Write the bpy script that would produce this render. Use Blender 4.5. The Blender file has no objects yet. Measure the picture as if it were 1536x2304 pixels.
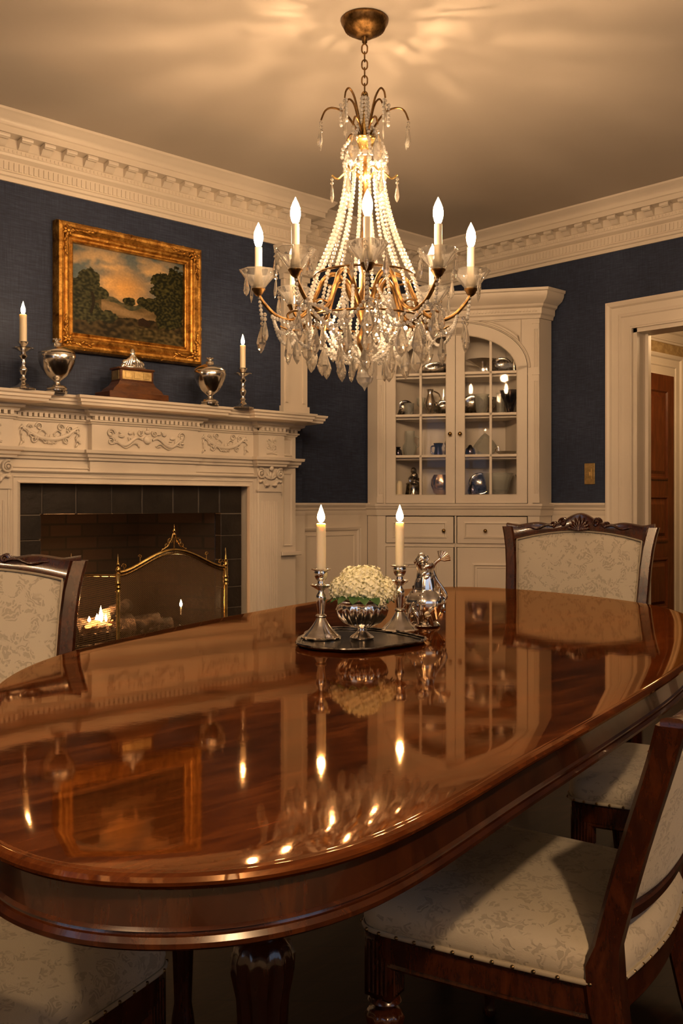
import bpy, bmesh, math, random
from mathutils import Vector, Matrix, noise
PI = math.pi
random.seed(7)
S = bpy.context.scene
C = S.collection

# ------------------------------------------------------------------ camera, exposure, lights of the place, and added ceiling lamps
FPX, HZ, EYE, YAW = 2175.0, 1135.0, 1.05, math.radians(-43)
CE, SE = math.cos(math.radians(47)), math.sin(math.radians(47))
cam_d = bpy.data.cameras.new('camera'); cam = bpy.data.objects.new('camera', cam_d); C.objects.link(cam)
cam.location = (0, 0, EYE); cam.rotation_euler = (PI/2, 0, YAW)
cam_d.sensor_fit = 'VERTICAL'; cam_d.sensor_height = 36; cam_d.sensor_width = 24
cam_d.lens = FPX/2304*36; cam_d.shift_y = -(1152-HZ)/2304; cam_d.clip_start = 0.02
S.camera = cam
S.view_settings.view_transform = 'Standard'; S.view_settings.look = 'None'
S.view_settings.gamma = 1; S.view_settings.use_curve_mapping = False
S.view_settings.exposure = 0.62
cy = S.cycles
cy.use_denoising = True
try: cy.denoiser = 'OPENIMAGEDENOISE'
except Exception: pass
cy.max_bounces = 9; cy.diffuse_bounces = 3; cy.glossy_bounces = 4; cy.transmission_bounces = 6; cy.transparent_max_bounces = 16
cy.use_adaptive_sampling = True; cy.adaptive_threshold = 0.03
cy.caustics_reflective = False; cy.caustics_refractive = False
cy.sample_clamp_indirect = 4.0; cy.sample_clamp_direct = 0; cy.blur_glossy = 0.5
wd = bpy.data.worlds.new('evening'); S.world = wd; wd.use_nodes = True
wd.node_tree.nodes['Background'].inputs[0].default_value = (0.10, 0.16, 0.30, 1)
wd.node_tree.nodes['Background'].inputs[1].default_value = 0.6

BULB_E, FLAME_E = 230.0, 90.0
WARM = (1.0, 0.62, 0.32)

def area(name, loc, rot, sx, sy, power, col):
    l = bpy.data.lights.new(name, 'AREA'); l.shape = 'RECTANGLE'; l.size = sx; l.size_y = sy
    l.energy = power; l.color = col
    o = bpy.data.objects.new(name, l); C.objects.link(o); o.location = loc; o.rotation_euler = rot
    return o
# dusk daylight coming in through the two windows behind the camera
area('dusk_daylight', (-1.62, 0.9, 1.55), (0, -PI/2, 0), 1.5, 1.1, 4, (0.55, 0.72, 1.0))
area('dusk_daylight', (1.2, -1.92, 1.55), (PI/2, 0, 0), 1.1, 1.5, 3.5, (0.55, 0.72, 1.0))
# light of the added, unseen ceiling lamps, put in to light chairs and walls
ADDED_LAMPS = [((-0.09, -1.30), 108, 'added flush ceiling lamp with brass ring, unseen behind the viewer, near the front window'), ((-0.62, 0.62), 30, 'added flush ceiling lamp with brass ring, unseen near the back window')]
for (lx, ly), en, _ in ADDED_LAMPS:
    cl = bpy.data.lights.new('added_lamp_light', 'POINT'); cl.energy = en; cl.color = (1, 0.63, 0.33); cl.shadow_soft_size = 0.05
    co_ = bpy.data.objects.new('added_lamp_light', cl); C.objects.link(co_); co_.location = (lx, ly, 2.74)
# the hall's own ceiling lamp
hl = bpy.data.lights.new('hall_ceiling_light', 'POINT'); hl.energy = 26; hl.color = (1, 0.60, 0.28); hl.shadow_soft_size = 0.12
ho = bpy.data.objects.new('hall_ceiling_light', hl); C.objects.link(ho); ho.location = (6.5, 2.9, 2.3)

# ------------------------------------------------------------------ geometry of the view, back to the room
def W(x, d, z=0.0):                # right, depth from the camera -> room coordinates
    return Vector((x*SE + d*CE, -x*CE + d*SE, z))
def at_y(px, py, Y):
    r = (px-768)/FPX; d = Y/(SE - CE*r); p = W(r*d, d); p.z = EYE + (HZ-py)/FPX*d; return p
def at_x(px, py, X):
    r = (px-768)/FPX; d = X/(CE + SE*r); p = W(r*d, d); p.z = EYE + (HZ-py)/FPX*d; return p
def at_z(px, py, z):
    d = FPX*(EYE-z)/(py-HZ); return W((px-768)/FPX*d, d, z)

# ------------------------------------------------------------------ materials
def mat(name, col, rough=0.5, metal=0.0, **k):
    m = bpy.data.materials.new(name); m.use_nodes = True
    b = m.node_tree.nodes['Principled BSDF']
    b.inputs['Base Color'].default_value = (*col, 1); b.inputs['Roughness'].default_value = rough; b.inputs['Metallic'].default_value = metal
    for a, v in k.items():
        b.inputs[a.replace('_', ' ')].default_value = v
    return m
class NT:
    def __init__(s, m): s.m = m; s.t = m.node_tree; s.b = s.t.nodes['Principled BSDF']
    def n(s, typ, **k):
        n = s.t.nodes.new(typ)
        for a, v in k.items():
            if a in n.inputs.keys() or isinstance(a, int): n.inputs[a].default_value = v
            else: setattr(n, a, v)
        return n
    def l(s, a, b): s.t.links.new(a, b)
    def coord(s, scale=(1,1,1), rot=(0,0,0), kind='Object'):
        c = s.n('ShaderNodeTexCoord'); m = s.n('ShaderNodeMapping'); m.inputs['Scale'].default_value = scale; m.inputs['Rotation'].default_value = rot
        s.l(c.outputs[kind], m.inputs[0]); return m.outputs[0]
    def noise(s, vec, scale, detail=4, rough=0.55, dist=0.0):
        n = s.n('ShaderNodeTexNoise'); n.inputs['Scale'].default_value = scale; n.inputs['Detail'].default_value = detail
        n.inputs['Roughness'].default_value = rough; n.inputs['Distortion'].default_value = dist
        s.l(vec, n.inputs['Vector']); return n.outputs['Fac']
    def ramp(s, fac, stops):
        r = s.n('ShaderNodeValToRGB'); e = r.color_ramp.elements
        while len(e) < len(stops): e.new(0.5)
        for i, (p, c) in enumerate(stops):
            e[i].position = p; e[i].color = (*c, 1) if len(c) == 3 else c
        s.l(fac, r.inputs[0]); return r.outputs[0]
    def mix(s, fac, a, b):
        m = s.n('ShaderNodeMix', data_type='RGBA')
        for i, v in ((0, fac), (6, a), (7, b)):
            if isinstance(v, (int, float)): m.inputs[i].default_value = v
            elif isinstance(v, tuple): m.inputs[i].default_value = (*v, 1)
            else: s.l(v, m.inputs[i])
        return m.outputs[2]
    def math(s, op, a, b=0.5):
        m = s.n('ShaderNodeMath', operation=op)
        for i, v in ((0, a), (1, b)):
            if isinstance(v, (int, float)): m.inputs[i].default_value = v
            else: s.l(v, m.inputs[i])
        return m.outputs[0]
    def bump(s, h, strength=0.3, dist=0.002):
        b = s.n('ShaderNodeBump'); b.inputs['Strength'].default_value = strength; b.inputs['Distance'].default_value = dist
        s.l(h, b.inputs['Height']); s.l(b.outputs[0], s.b.inputs['Normal'])
    def col(s, c): s.l(c, s.b.inputs['Base Color'])

M = {}
m = M['paint'] = mat('cream_paint', (0.74, 0.67, 0.575), 0.42); t = NT(m); v = t.coord()
t.col(t.ramp(t.noise(v, 3, 5), [(0.3, (0.71, 0.64, 0.55)), (0.7, (0.76, 0.69, 0.595))])); t.bump(t.noise(v, 160, 3), 0.12, 0.001)
m = M['ceiling'] = mat('ceiling_paint', (0.66, 0.58, 0.48), 0.85); t = NT(m); v = t.coord()
t.col(t.ramp(t.noise(v, 1.2, 5), [(0.3, (0.53, 0.48, 0.425)), (0.7, (0.58, 0.525, 0.465))])); t.bump(t.noise(v, 220, 3), 0.15, 0.001)
m = M['blue'] = mat('navy_grasscloth', (0.03, 0.05, 0.11), 0.75); t = NT(m)
a = t.noise(t.coord((14, 14, 260)), 1, 3, 0.6, 0.3); b = t.noise(t.coord((200, 200, 9)), 1, 3, 0.6, 0.3); c = t.noise(t.coord(), 2.2, 5)
f = t.math('ADD', t.math('MULTIPLY', a, 0.45), t.math('ADD', t.math('MULTIPLY', b, 0.3), t.math('MULTIPLY', c, 0.25)))
t.col(t.ramp(f, [(0.36, (0.008, 0.014, 0.036)), (0.5, (0.017, 0.028, 0.066)), (0.66, (0.042, 0.060, 0.115))])); t.bump(f, 0.5, 0.002)
def wood(name, c0, c1, c2, rough, coat=0.0, scale=(1, 9, 9), s=4.0, bump=0.0):
    m = mat(name, c1, rough); t = NT(m); v = t.coord(scale)
    g = t.noise(v, s, 8, 0.62, 0.9); g2 = t.noise(t.coord((scale[0]*2.5, scale[1]*5, scale[2]*5)), s*1.7, 4, 0.6)
    big = t.noise(t.coord(), 1.6, 3)
    f = t.math('ADD', t.math('MULTIPLY', g, 0.6), t.math('ADD', t.math('MULTIPLY', g2, 0.18), t.math('MULTIPLY', big, 0.22)))
    t.col(t.ramp(f, [(0.34, c0), (0.5, c1), (0.66, c2)]))
    t.b.inputs['Coat Weight'].default_value = coat; t.b.inputs['Coat Roughness'].default_value = 0.04
    if bump: t.bump(g, bump, 0.001)
    return m
M['table'] = wood('polished_mahogany', (0.018, 0.004, 0.0015), (0.070, 0.017, 0.004), (0.18, 0.050, 0.011), 0.16, 1.0, (1, 4, 4))
def lacquer(m, tint, ior, rough, bumpy):
    # clear warm-toned lacquer over the wood: diffuse wood under a fresnel gloss
    t = NT(m); nt = t.t; src = t.b.inputs['Base Color'].links[0].from_socket
    df = t.n('ShaderNodeBsdfDiffuse'); gl = t.n('ShaderNodeBsdfGlossy'); gl.inputs['Roughness'].default_value = rough; t.l(src, df.inputs[0])
    t.l(t.mix(0.25, tint, t.mix(0.5, src, (1.0, 0.8, 0.6))), gl.inputs[0])
    fr = t.n('ShaderNodeFresnel'); fr.inputs[0].default_value = ior; mx = t.n('ShaderNodeMixShader')
    h = t.noise(t.coord(), 26, 3, 0.5); bb = t.n('ShaderNodeBump'); bb.inputs['Strength'].default_value = bumpy; bb.inputs['Distance'].default_value = 0.001
    t.l(h, bb.inputs['Height']); t.l(bb.outputs[0], gl.inputs['Normal']); t.l(bb.outputs[0], fr.inputs['Normal'])
    t.l(fr.outputs[0], mx.inputs[0]); t.l(df.outputs[0], mx.inputs[1]); t.l(gl.outputs[0], mx.inputs[2]); t.l(mx.outputs[0], nt.nodes['Material Output'].inputs[0])
lacquer(M['table'], (1.0, 0.66, 0.38), 1.72, 0.042, 0.05)
M['apron'] = wood('dark_mahogany', (0.012, 0.003, 0.001), (0.036, 0.009, 0.003), (0.070, 0.019, 0.005), 0.2, 0.35, (7, 7, 1))
M['chairwood'] = wood('carved_mahogany', (0.016, 0.004, 0.0015), (0.050, 0.012, 0.003), (0.10, 0.025, 0.007), 0.22, 0.35, (9, 9, 2))
M['doorwood'] = wood('red_brown_door_wood', (0.06, 0.014, 0.004), (0.14, 0.036, 0.010), (0.22, 0.06, 0.016), 0.33, 0.3, (8, 8, 1))
M['clockwood'] = wood('honey_brown_wood', (0.035, 0.012, 0.004), (0.09, 0.03, 0.008), (0.15, 0.055, 0.014), 0.3, 0.4, (3, 9, 9))
M['floor'] = wood('dark_floor_boards', (0.004, 0.0015, 0.0008), (0.012, 0.0045, 0.002), (0.030, 0.011, 0.004), 0.5, 0.0, (1.2, 10, 1))
M['floor'].node_tree.nodes['Principled BSDF'].inputs['Specular IOR Level'].default_value = 0.15
t = NT(M['floor']); br = t.n('ShaderNodeTexBrick'); br.inputs['Scale'].default_value = 1.0
for k, vv in (('Color1', (1, 1, 1, 1)), ('Color2', (0.55, 0.55, 0.55, 1)), ('Mortar', (0.08, 0.08, 0.08, 1))): br.inputs[k].default_value = vv
br.inputs['Mortar Size'].default_value = 0.002; br.inputs['Brick Width'].default_value = 0.9; br.inputs['Row Height'].default_value = 0.085
t.l(t.coord(rot=(0, 0, 0.78)), br.inputs['Vector'])
src = t.b.inputs['Base Color'].links[0].from_socket
mm = t.n('ShaderNodeMix', data_type='RGBA', blend_type='MULTIPLY'); mm.inputs[0].default_value = 1; t.l(src, mm.inputs[6]); t.l(br.outputs[0], mm.inputs[7]); t.col(mm.outputs[2])
def metal(name, c0, c1, rough, sc=30):
    m = mat(name, c1, rough, 1.0); t = NT(m); t.col(t.ramp(t.noise(t.coord(), sc, 5, 0.6), [(0.35, c0), (0.62, c1)])); return m
M['silver'] = metal('polished_silver', (0.78, 0.72, 0.63), (0.95, 0.91, 0.84), 0.17)
M['silverdark'] = metal('tarnished_silver', (0.10, 0.09, 0.08), (0.62, 0.58, 0.52), 0.16, 45)
M['tray'] = metal('dark_tray_metal', (0.035, 0.03, 0.028), (0.09, 0.08, 0.07), 0.18, 18)
M['brass'] = metal('brass', (0.42, 0.27, 0.08), (0.78, 0.55, 0.22), 0.24, 40)
M['bronze'] = metal('antique_bronze', (0.08, 0.042, 0.014), (0.24, 0.135, 0.048), 0.38, 40)
M['knob'] = metal('old_brass_knob', (0.20, 0.12, 0.04), (0.42, 0.27, 0.10), 0.3, 60)
m = M['gilt'] = mat('gilded_wood', (0.6, 0.33, 0.08), 0.36, 0.85); t = NT(m); v = t.coord(); f = t.noise(v, 26, 6, 0.65, 0.4)
t.col(t.ramp(f, [(0.30, (0.12, 0.045, 0.010)), (0.48, (0.42, 0.20, 0.035)), (0.68, (0.78, 0.45, 0.11))])); t.bump(t.noise(v, 70, 5, 0.6, 0.5), 0.6, 0.004)
def fabric(name, lo, hi, sc=1.0, bumpy=0.5):
    m = mat(name, hi, 0.78); t = NT(m); v = t.coord((sc, sc, sc))
    w = t.n('ShaderNodeTexVoronoi', feature='SMOOTH_F1'); w.inputs['Scale'].default_value = 14; w.inputs['Smoothness'].default_value = 0.3
    nn = t.n('ShaderNodeTexNoise'); nn.inputs['Scale'].default_value = 17; nn.inputs['Detail'].default_value = 3; t.l(v, nn.inputs['Vector'])
    vm = t.n('ShaderNodeVectorMath', operation='MULTIPLY_ADD'); vm.inputs[1].default_value = (0.20, 0.20, 0.20); t.l(nn.outputs['Color'], vm.inputs[0]); t.l(v, vm.inputs[2])
    t.l(vm.outputs[0], w.inputs['Vector'])
    wv = t.n('ShaderNodeMath', operation='SINE'); t.l(t.math('MULTIPLY', w.outputs['Distance'], 34.0), wv.inputs[0])
    a = t.ramp(wv.outputs[0], [(0.10, (0, 0, 0)), (0.22, (1, 1, 1))])
    b = t.ramp(t.noise(v, 22, 2, 0.5, 1.4), [(0.50, (1, 1, 1)), (0.56, (0, 0, 0))])
    f = t.mix(b, a, (1.0, 1.0, 1.0))
    weave = t.noise(t.coord((sc*500, sc*500, sc*500)), 1, 2)
    t.col(t.mix(f, lo, hi)); fb = t.math('ADD', t.math('MULTIPLY', f, 1.0), t.math('MULTIPLY', weave, 0.35)); t.bump(fb, bumpy, 0.0015)
    t.b.inputs['Sheen Weight'].default_value = 0.25
    return m
M['fabric'] = fabric('cream_damask', (0.42, 0.37, 0.28), (0.56, 0.505, 0.39))
M['welt'] = mat('braided_trim', (0.46, 0.40, 0.29), 0.7)
M['nail'] = metal('dark_upholstery_nail', (0.12, 0.08, 0.04), (0.35, 0.25, 0.12), 0.3)
m = M['slate'] = mat('black_slate', (0.022, 0.020, 0.019), 0.42); t = NT(m); v = t.coord()
t.col(t.ramp(t.noise(v, 9, 6), [(0.3, (0.009, 0.007, 0.006)), (0.7, (0.024, 0.019, 0.016))])); t.bump(t.noise(v, 45, 5), 0.6, 0.004)
M['grout'] = mat('pale_grout', (0.15, 0.13, 0.11), 0.9)
m = M['firebrick'] = mat('sooty_brick', (0.03, 0.02, 0.015), 0.9); t = NT(m)
br = t.n('ShaderNodeTexBrick'); br.inputs['Scale'].default_value = 1.0; br.inputs['Mortar Size'].default_value = 0.006; br.inputs['Brick Width'].default_value = 0.20; br.inputs['Row Height'].default_value = 0.072
for k, vv in (('Color1', (0.024, 0.013, 0.008, 1)), ('Color2', (0.010, 0.006, 0.004, 1)), ('Mortar', (0.005, 0.004, 0.003, 1))): br.inputs[k].default_value = vv
cc = t.n('ShaderNodeTexCoord'); sp = t.n('ShaderNodeSeparateXYZ'); cb = t.n('ShaderNodeCombineXYZ'); t.l(cc.outputs['Object'], sp.inputs[0])
t.l(t.math('ADD', sp.outputs[0], sp.outputs[1]), cb.inputs[0]); t.l(sp.outputs[2], cb.inputs[1]); t.l(cb.outputs[0], br.inputs['Vector']); t.col(br.outputs[0]); t.bump(t.noise(t.coord(), 40, 5), 0.6, 0.005)
m = M['coal'] = mat('charred_log', (0.02, 0.016, 0.013), 0.85); t = NT(m); t.bump(t.noise(t.coord(), 55, 6), 1.0, 0.01)
t.col(t.ramp(t.noise(t.coord(), 22, 5), [(0.4, (0.012, 0.010, 0.009)), (0.62, (0.16, 0.12, 0.09))]))
def emis(name, col, s):
    m = bpy.data.materials.new(name); m.use_nodes = True; nt = m.node_tree; nt.nodes.clear()
    e = nt.nodes.new('ShaderNodeEmission'); o = nt.nodes.new('ShaderNodeOutputMaterial'); e.inputs[0].default_value = (*col, 1); e.inputs[1].default_value = s
    nt.links.new(e.outputs[0], o.inputs[0]); return m
M['bulb'] = emis('glowing_bulb', WARM, BULB_E)
M['flame'] = emis('candle_flame', (1.0, 0.62, 0.28), FLAME_E)
M['fire'] = emis('fire_flame', (1.0, 0.42, 0.12), 130)
M['ember'] = emis('glowing_ember', (1.0, 0.26, 0.05), 5)
M['wax'] = mat('ivory_wax', (0.86, 0.76, 0.56), 0.4, 0, Subsurface_Weight=0.5, Subsurface_Scale=0.012, Subsurface_Radius=(1.0, 0.8, 0.5))
M['sleeve'] = mat('ivory_candle_sleeve', (0.86, 0.78, 0.62), 0.45)
def glass(name, tint, clear=0.35, rough=0.0, ior=1.52, tw=1.0):
    m = bpy.data.materials.new(name); m.use_nodes = True; nt = m.node_tree; b = nt.nodes['Principled BSDF']
    b.inputs['Base Color'].default_value = (*tint, 1); b.inputs['Transmission Weight'].default_value = tw; b.inputs['Roughness'].default_value = rough; b.inputs['IOR'].default_value = ior
    tr = nt.nodes.new('ShaderNodeBsdfTransparent'); tr.inputs[0].default_value = (*tint, 1); mx = nt.nodes.new('ShaderNodeMixShader'); mx.inputs[0].default_value = clear
    nt.links.new(b.outputs[0], mx.inputs[1]); nt.links.new(tr.outputs[0], mx.inputs[2]); nt.links.new(mx.outputs[0], nt.nodes['Material Output'].inputs[0]); return m
M['crystal'] = glass('cut_crystal', (1.0, 0.99, 0.97), 0.16, 0.06, 1.6, 0.66)
M['drop'] = glass('cut_crystal_drop', (1.0, 0.96, 0.89), 0.12, 0.02, 1.62, 0.88)
M['dish'] = glass('clear_dish_glass', (0.99, 0.98, 0.96), 0.20, 0.02, 1.55, 0.86)
M['vglass'] = glass('greenish_vessel_glass', (0.95, 0.97, 0.93), 0.35, 0.03, 1.45, 0.70)
m = M['pane'] = bpy.data.materials.new('window_pane'); m.use_nodes = True; nt = m.node_tree; nt.nodes.clear()
tr = nt.nodes.new('ShaderNodeBsdfTransparent'); gl = nt.nodes.new('ShaderNodeBsdfGlossy'); gl.inputs['Roughness'].default_value = 0.02; mx = nt.nodes.new('ShaderNodeMixShader'); o = nt.nodes.new('ShaderNodeOutputMaterial'); mx.inputs[0].default_value = 0.009
nt.links.new(tr.outputs[0], mx.inputs[1]); nt.links.new(gl.outputs[0], mx.inputs[2]); nt.links.new(mx.outputs[0], o.inputs[0])
m = M['mesh'] = bpy.data.materials.new('fine_wire_mesh'); m.use_nodes = True; nt = m.node_tree; t = NT(m)
t.b.inputs['Base Color'].default_value = (0.30, 0.19, 0.09, 1); t.b.inputs['Metallic'].default_value = 0.6; t.b.inputs['Roughness'].default_value = 0.45
w1 = t.n('ShaderNodeTexWave', bands_direction='DIAGONAL'); w1.inputs['Scale'].default_value = 62; w2 = t.n('ShaderNodeTexWave', bands_direction='DIAGONAL'); w2.inputs['Scale'].default_value = 62
t.l(t.coord(), w1.inputs['Vector']); t.l(t.coord((-1, 1, 1)), w2.inputs['Vector'])
al = t.ramp(t.math('MAXIMUM', w1.outputs['Fac'], w2.outputs['Fac']), [(0.80, (0.0, 0.0, 0.0)), (0.90, (1, 1, 1))]); t.l(al, t.b.inputs['Alpha'])
M['petal'] = mat('cream_petal', (0.98, 0.95, 0.68), 0.6)
M['leaf'] = mat('green_leaf', (0.045, 0.12, 0.03), 0.45)
M['hallwall'] = mat('gold_wallpaper', (0.42, 0.30, 0.14), 0.7); t = NT(M['hallwall']); t.col(t.ramp(t.noise(t.coord(), 14, 5, 0.6, 1), [(0.4, (0.34, 0.23, 0.10)), (0.6, (0.48, 0.35, 0.17))]))
M['plate'] = metal('brass_plate', (0.46, 0.33, 0.14), (0.70, 0.53, 0.25), 0.4)
M['dark'] = mat('black_iron', (0.015, 0.014, 0.013), 0.5, 0.6)
M['iris'] = metal('iridescent_dark_glaze', (0.04, 0.05, 0.07), (0.30, 0.26, 0.34), 0.15, 12)
M['rosegl'] = metal('rose_gold_glaze', (0.55, 0.38, 0.26), (0.85, 0.66, 0.50), 0.18, 10)

# ------------------------------------------------------------------ mesh helpers
def catmull(P, n=8, closed=True):
    P = [Vector(p) for p in P]; out = []; N = len(P)
    for i in range(N if closed else N-1):
        g = (lambda k: P[k % N]) if closed else (lambda k: P[max(0, min(N-1, k))])
        a, b, c, d = g(i-1), g(i), g(i+1), g(i+2)
        for j in range(n):
            u = j/n; out.append(0.5*((2*b)+(c-a)*u+(2*a-5*b+4*c-d)*u*u+(3*b-a-3*c+d)*u**3))
    if not closed: out.append(P[-1])
    return out
class G:
    def __init__(s, mtx=None): s.bm = bmesh.new(); s.m = mtx or Matrix(); s.mi = 0
    def v(s, p): return s.bm.verts.new(s.m @ Vector(p))
    def f(s, vs):
        try:
            f = s.bm.faces.new(vs); f.material_index = s.mi; return f
        except ValueError: return None
    def rings(s, rings, closed=True, cap0=True, cap1=True):
        R = [[s.v(p) for p in r] for r in rings]
        for a, b in zip(R, R[1:]):
            n = len(a)
            for i in range(n if closed else n-1):
                j = (i+1) % n; s.f((a[i], a[j], b[j], b[i]))
        if closed and cap0: s.f(R[0][::-1])
        if closed and cap1: s.f(R[-1])
        return s
    def box(s, x0, x1, y0, y1, z0, z1, bev=0.0):
        b = bev
        if b <= 0:
            s.rings([[(x0,y0,z0),(x1,y0,z0),(x1,y1,z0),(x0,y1,z0)], [(x0,y0,z1),(x1,y0,z1),(x1,y1,z1),(x0,y1,z1)]])
        else:
            R = []
            for z, i in ((z0, b), (z0+b, 0), (z1-b, 0), (z1, b)):
                R.append([(x0+i+b,y0+i,z),(x1-i-b,y0+i,z),(x1-i,y0+i+b,z),(x1-i,y1-i-b,z),(x1-i-b,y1-i,z),(x0+i+b,y1-i,z),(x0+i,y1-i-b,z),(x0+i,y0+i+b,z)])
            s.rings(R)
        return s
    def lathe(s, prof, seg=24, c=(0,0,0), fl=None, sy=1.0):
        # prof: (r,z) bottom to top; fl = (count, depth, zlo, zhi)
        rings = []
        for r, z in prof:
            ring = []
            for i in range(seg):
                a = 2*PI*i/seg; q = r
                if fl and fl[2] <= z <= fl[3]: q = r*(1+fl[1]*math.cos(fl[0]*a))
                ring.append((c[0]+max(q, 1e-5)*math.cos(a), c[1]+max(q, 1e-5)*math.sin(a)*sy, c[2]+z))
            rings.append(ring)
        return s.rings(rings)
    def tube(s, pts, r, seg=8, closed=False, flat=1.0):
        P = [Vector(p) for p in pts]; n = len(P); rr = r if isinstance(r, (list, tuple)) else [r]*n; rings = []
        up = None
        for i in range(n):
            t = (P[(i+1) % n]-P[i-1]) if closed else (P[min(n-1, i+1)]-P[max(0, i-1)])
            if t.length < 1e-9: t = Vector((0, 0, 1))
            t.normalize()
            if up is None: up = t.orthogonal().normalized()
            up = (up - t*up.dot(t)).normalized(); q = t.cross(up)
            rings.append([P[i]+up*(rr[i]*math.cos(2*PI*k/seg))+q*(rr[i]*math.sin(2*PI*k/seg)*flat) for k in range(seg)])
        if closed:
            rings.append(rings[0]); return s.rings(rings, cap0=False, cap1=False)
        return s.rings(rings)
    def ball(s, c, r, sc=(1,1,1), u=8, w=6):
        rings = []
        for j in range(w+1):
            a = PI*j/w; rr = max(math.sin(a), 1e-4)
            rings.append([(c[0]+r*sc[0]*rr*math.cos(2*PI*i/u), c[1]+r*sc[1]*rr*math.sin(2*PI*i/u), c[2]-r*sc[2]*math.cos(a)) for i in range(u)])
        return s.rings(rings)
    def bead(s, c, r):
        rings = []
        for z, q in ((-1, 0.35), (-0.45, 0.95), (0.45, 0.95), (1, 0.35)):
            rings.append([(c[0]+r*q*math.cos(PI*i/3+0.3), c[1]+r*q*math.sin(PI*i/3+0.3), c[2]+r*z*0.95) for i in range(6)])
        return s.rings(rings)
    def poly(s, pts, y0, y1):
        # polygon in XZ extruded along Y
        return s.rings([[(x, y0, z) for x, z in pts], [(x, y1, z) for x, z in pts]])
    def sweep(s, path, prof, closed=False, z=0.0):
        # path in XY, outward = right of travel; prof closed polygon of (out, z)
        n = len(path); P = [Vector((p[0], p[1])) for p in path]; rings = []
        for i in range(n):
            d1 = (P[i]-P[i-1]) if (closed or i > 0) else (P[1]-P[0]); d2 = (P[(i+1) % n]-P[i]) if (closed or i < n-1) else d1
            d1.normalize(); d2.normalize(); n1 = Vector((d1.y, -d1.x)); n2 = Vector((d2.y, -d2.x))
            mt = (n1+n2)/max(0.25, 1+n1.dot(n2))
            rings.append([(P[i].x+mt.x*o, P[i].y+mt.y*o, z+h) for o, h in prof])
        if closed: rings.append(rings[0]); return s.rings(rings, cap0=False, cap1=False)
        return s.rings(rings)
    def done(s, name, m, parent=None, smooth=35, m2=None):
        bm = s.bm
        bmesh.ops.remove_doubles(bm, verts=bm.verts, dist=1e-6) if smooth is not None and smooth < 0 else None
        bmesh.ops.recalc_face_normals(bm, faces=bm.faces)
        me = bpy.data.meshes.new(name)
        if smooth:
            a = math.radians(abs(smooth))
            for f in bm.faces: f.smooth = True
            for e in bm.edges:
                if len(e.link_faces) == 2 and e.calc_face_angle(0) > a: e.smooth = False
        bm.to_mesh(me); bm.free()
        me.materials.append(M[m] if isinstance(m, str) else m)
        if m2: me.materials.append(M[m2])
        o = bpy.data.objects.new(name, me); C.objects.link(o)
        if parent: o.parent = parent
        return o
def tag(o, label=None, cat=None, group=None, kind=None):
    if label: o['label'] = label
    if cat: o['category'] = cat
    if group: o['group'] = group
    if kind: o['kind'] = kind
    return o
def thing(name, label, cat, loc=(0,0,0), rz=0.0, group=None, sc=1.0):
    o = bpy.data.objects.new(name, None); C.objects.link(o); o.empty_display_size = 0.05
    o.location = loc; o.rotation_euler = (0, 0, rz); o.scale = (sc, sc, sc)
    return tag(o, label, cat, group)
def struct(name, g, m, **k):
    o = g.done(name, m, **k); o['kind'] = 'structure'; return o
def copy_tree(o, parent=None):
    c = o.copy(); C.objects.link(c)
    if parent: c.parent = parent
    for ch in list(o.children): copy_tree(ch, c)
    return c
def Mat(ex, ey, ez, o):
    return Matrix(((ex[0], ey[0], ez[0], o[0]), (ex[1], ey[1], ez[1], o[1]), (ex[2], ey[2], ez[2], o[2]), (0, 0, 0, 1)))

# ------------------------------------------------------------------ room shell
XB, XR, YF, YN, YR, H = -1.3, 5.42, -1.6, 4.62, 4.76, 2.95     # back, right, front wall, chimney breast, recess, ceiling
BX0, BX1 = 1.55, 3.97
RAIL = 1.06
g = G(); g.box(XB-.3, 9.2, YF-.3, 5.2, -0.1, 0); struct('floor', g, 'floor', smooth=None)
g = G(); g.box(XB-.2, XR+.001, YF-.2, YR+.2, H, H+.1); struct('ceiling', g, 'ceiling', smooth=None)
def wall_with_hole(g, axis, c0, c1, u0, u1, hu0, hu1, hz0, hz1):
    def b(a0, a1, z0, z1):
        if a1-a0 < 1e-4 or z1-z0 < 1e-4: return
        g.box(c0, c1, a0, a1, z0, z1) if axis == 'x' else g.box(a0, a1, c0, c1, z0, z1)
    b(u0, hu0, 0, H); b(hu1, u1, 0, H); b(hu0, hu1, 0, hz0); b(hu0, hu1, hz1, H)
DY0, DY1, DZ = 2.28, 3.15, 2.14
g = G(); wall_with_hole(g, 'x', XR, XR+.15, YF-.2, YR+.2, DY0, DY1, 0, DZ); struct('wall_right', g, 'blue', smooth=None)
OX0, OX1, OZ = 2.20, 3.30, 1.005                                # firebox opening
g = G(); g.box(XB-.2, BX0, YR, YR+.15, 0, H); g.box(BX1, XR, YR, YR+.15, 0, H)
g.box(BX0, OX0, YN, YR+.15, 0, H); g.box(OX1, BX1, YN, YR+.15, 0, H); g.box(OX0, OX1, YN, YR+.15, OZ, H)
struct('wall_left', g, 'blue', smooth=None)
g = G(); wall_with_hole(g, 'x', XB-.15, XB, YF, YR, 0.35, 1.45, 0.8, 2.3); struct('wall_back', g, 'blue', smooth=None)
g = G(); wall_with_hole(g, 'y', YF-.15, YF, XB-.15, XR, 0.65, 1.75, 0.8, 2.3); struct('wall_front', g, 'blue', smooth=None)
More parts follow.
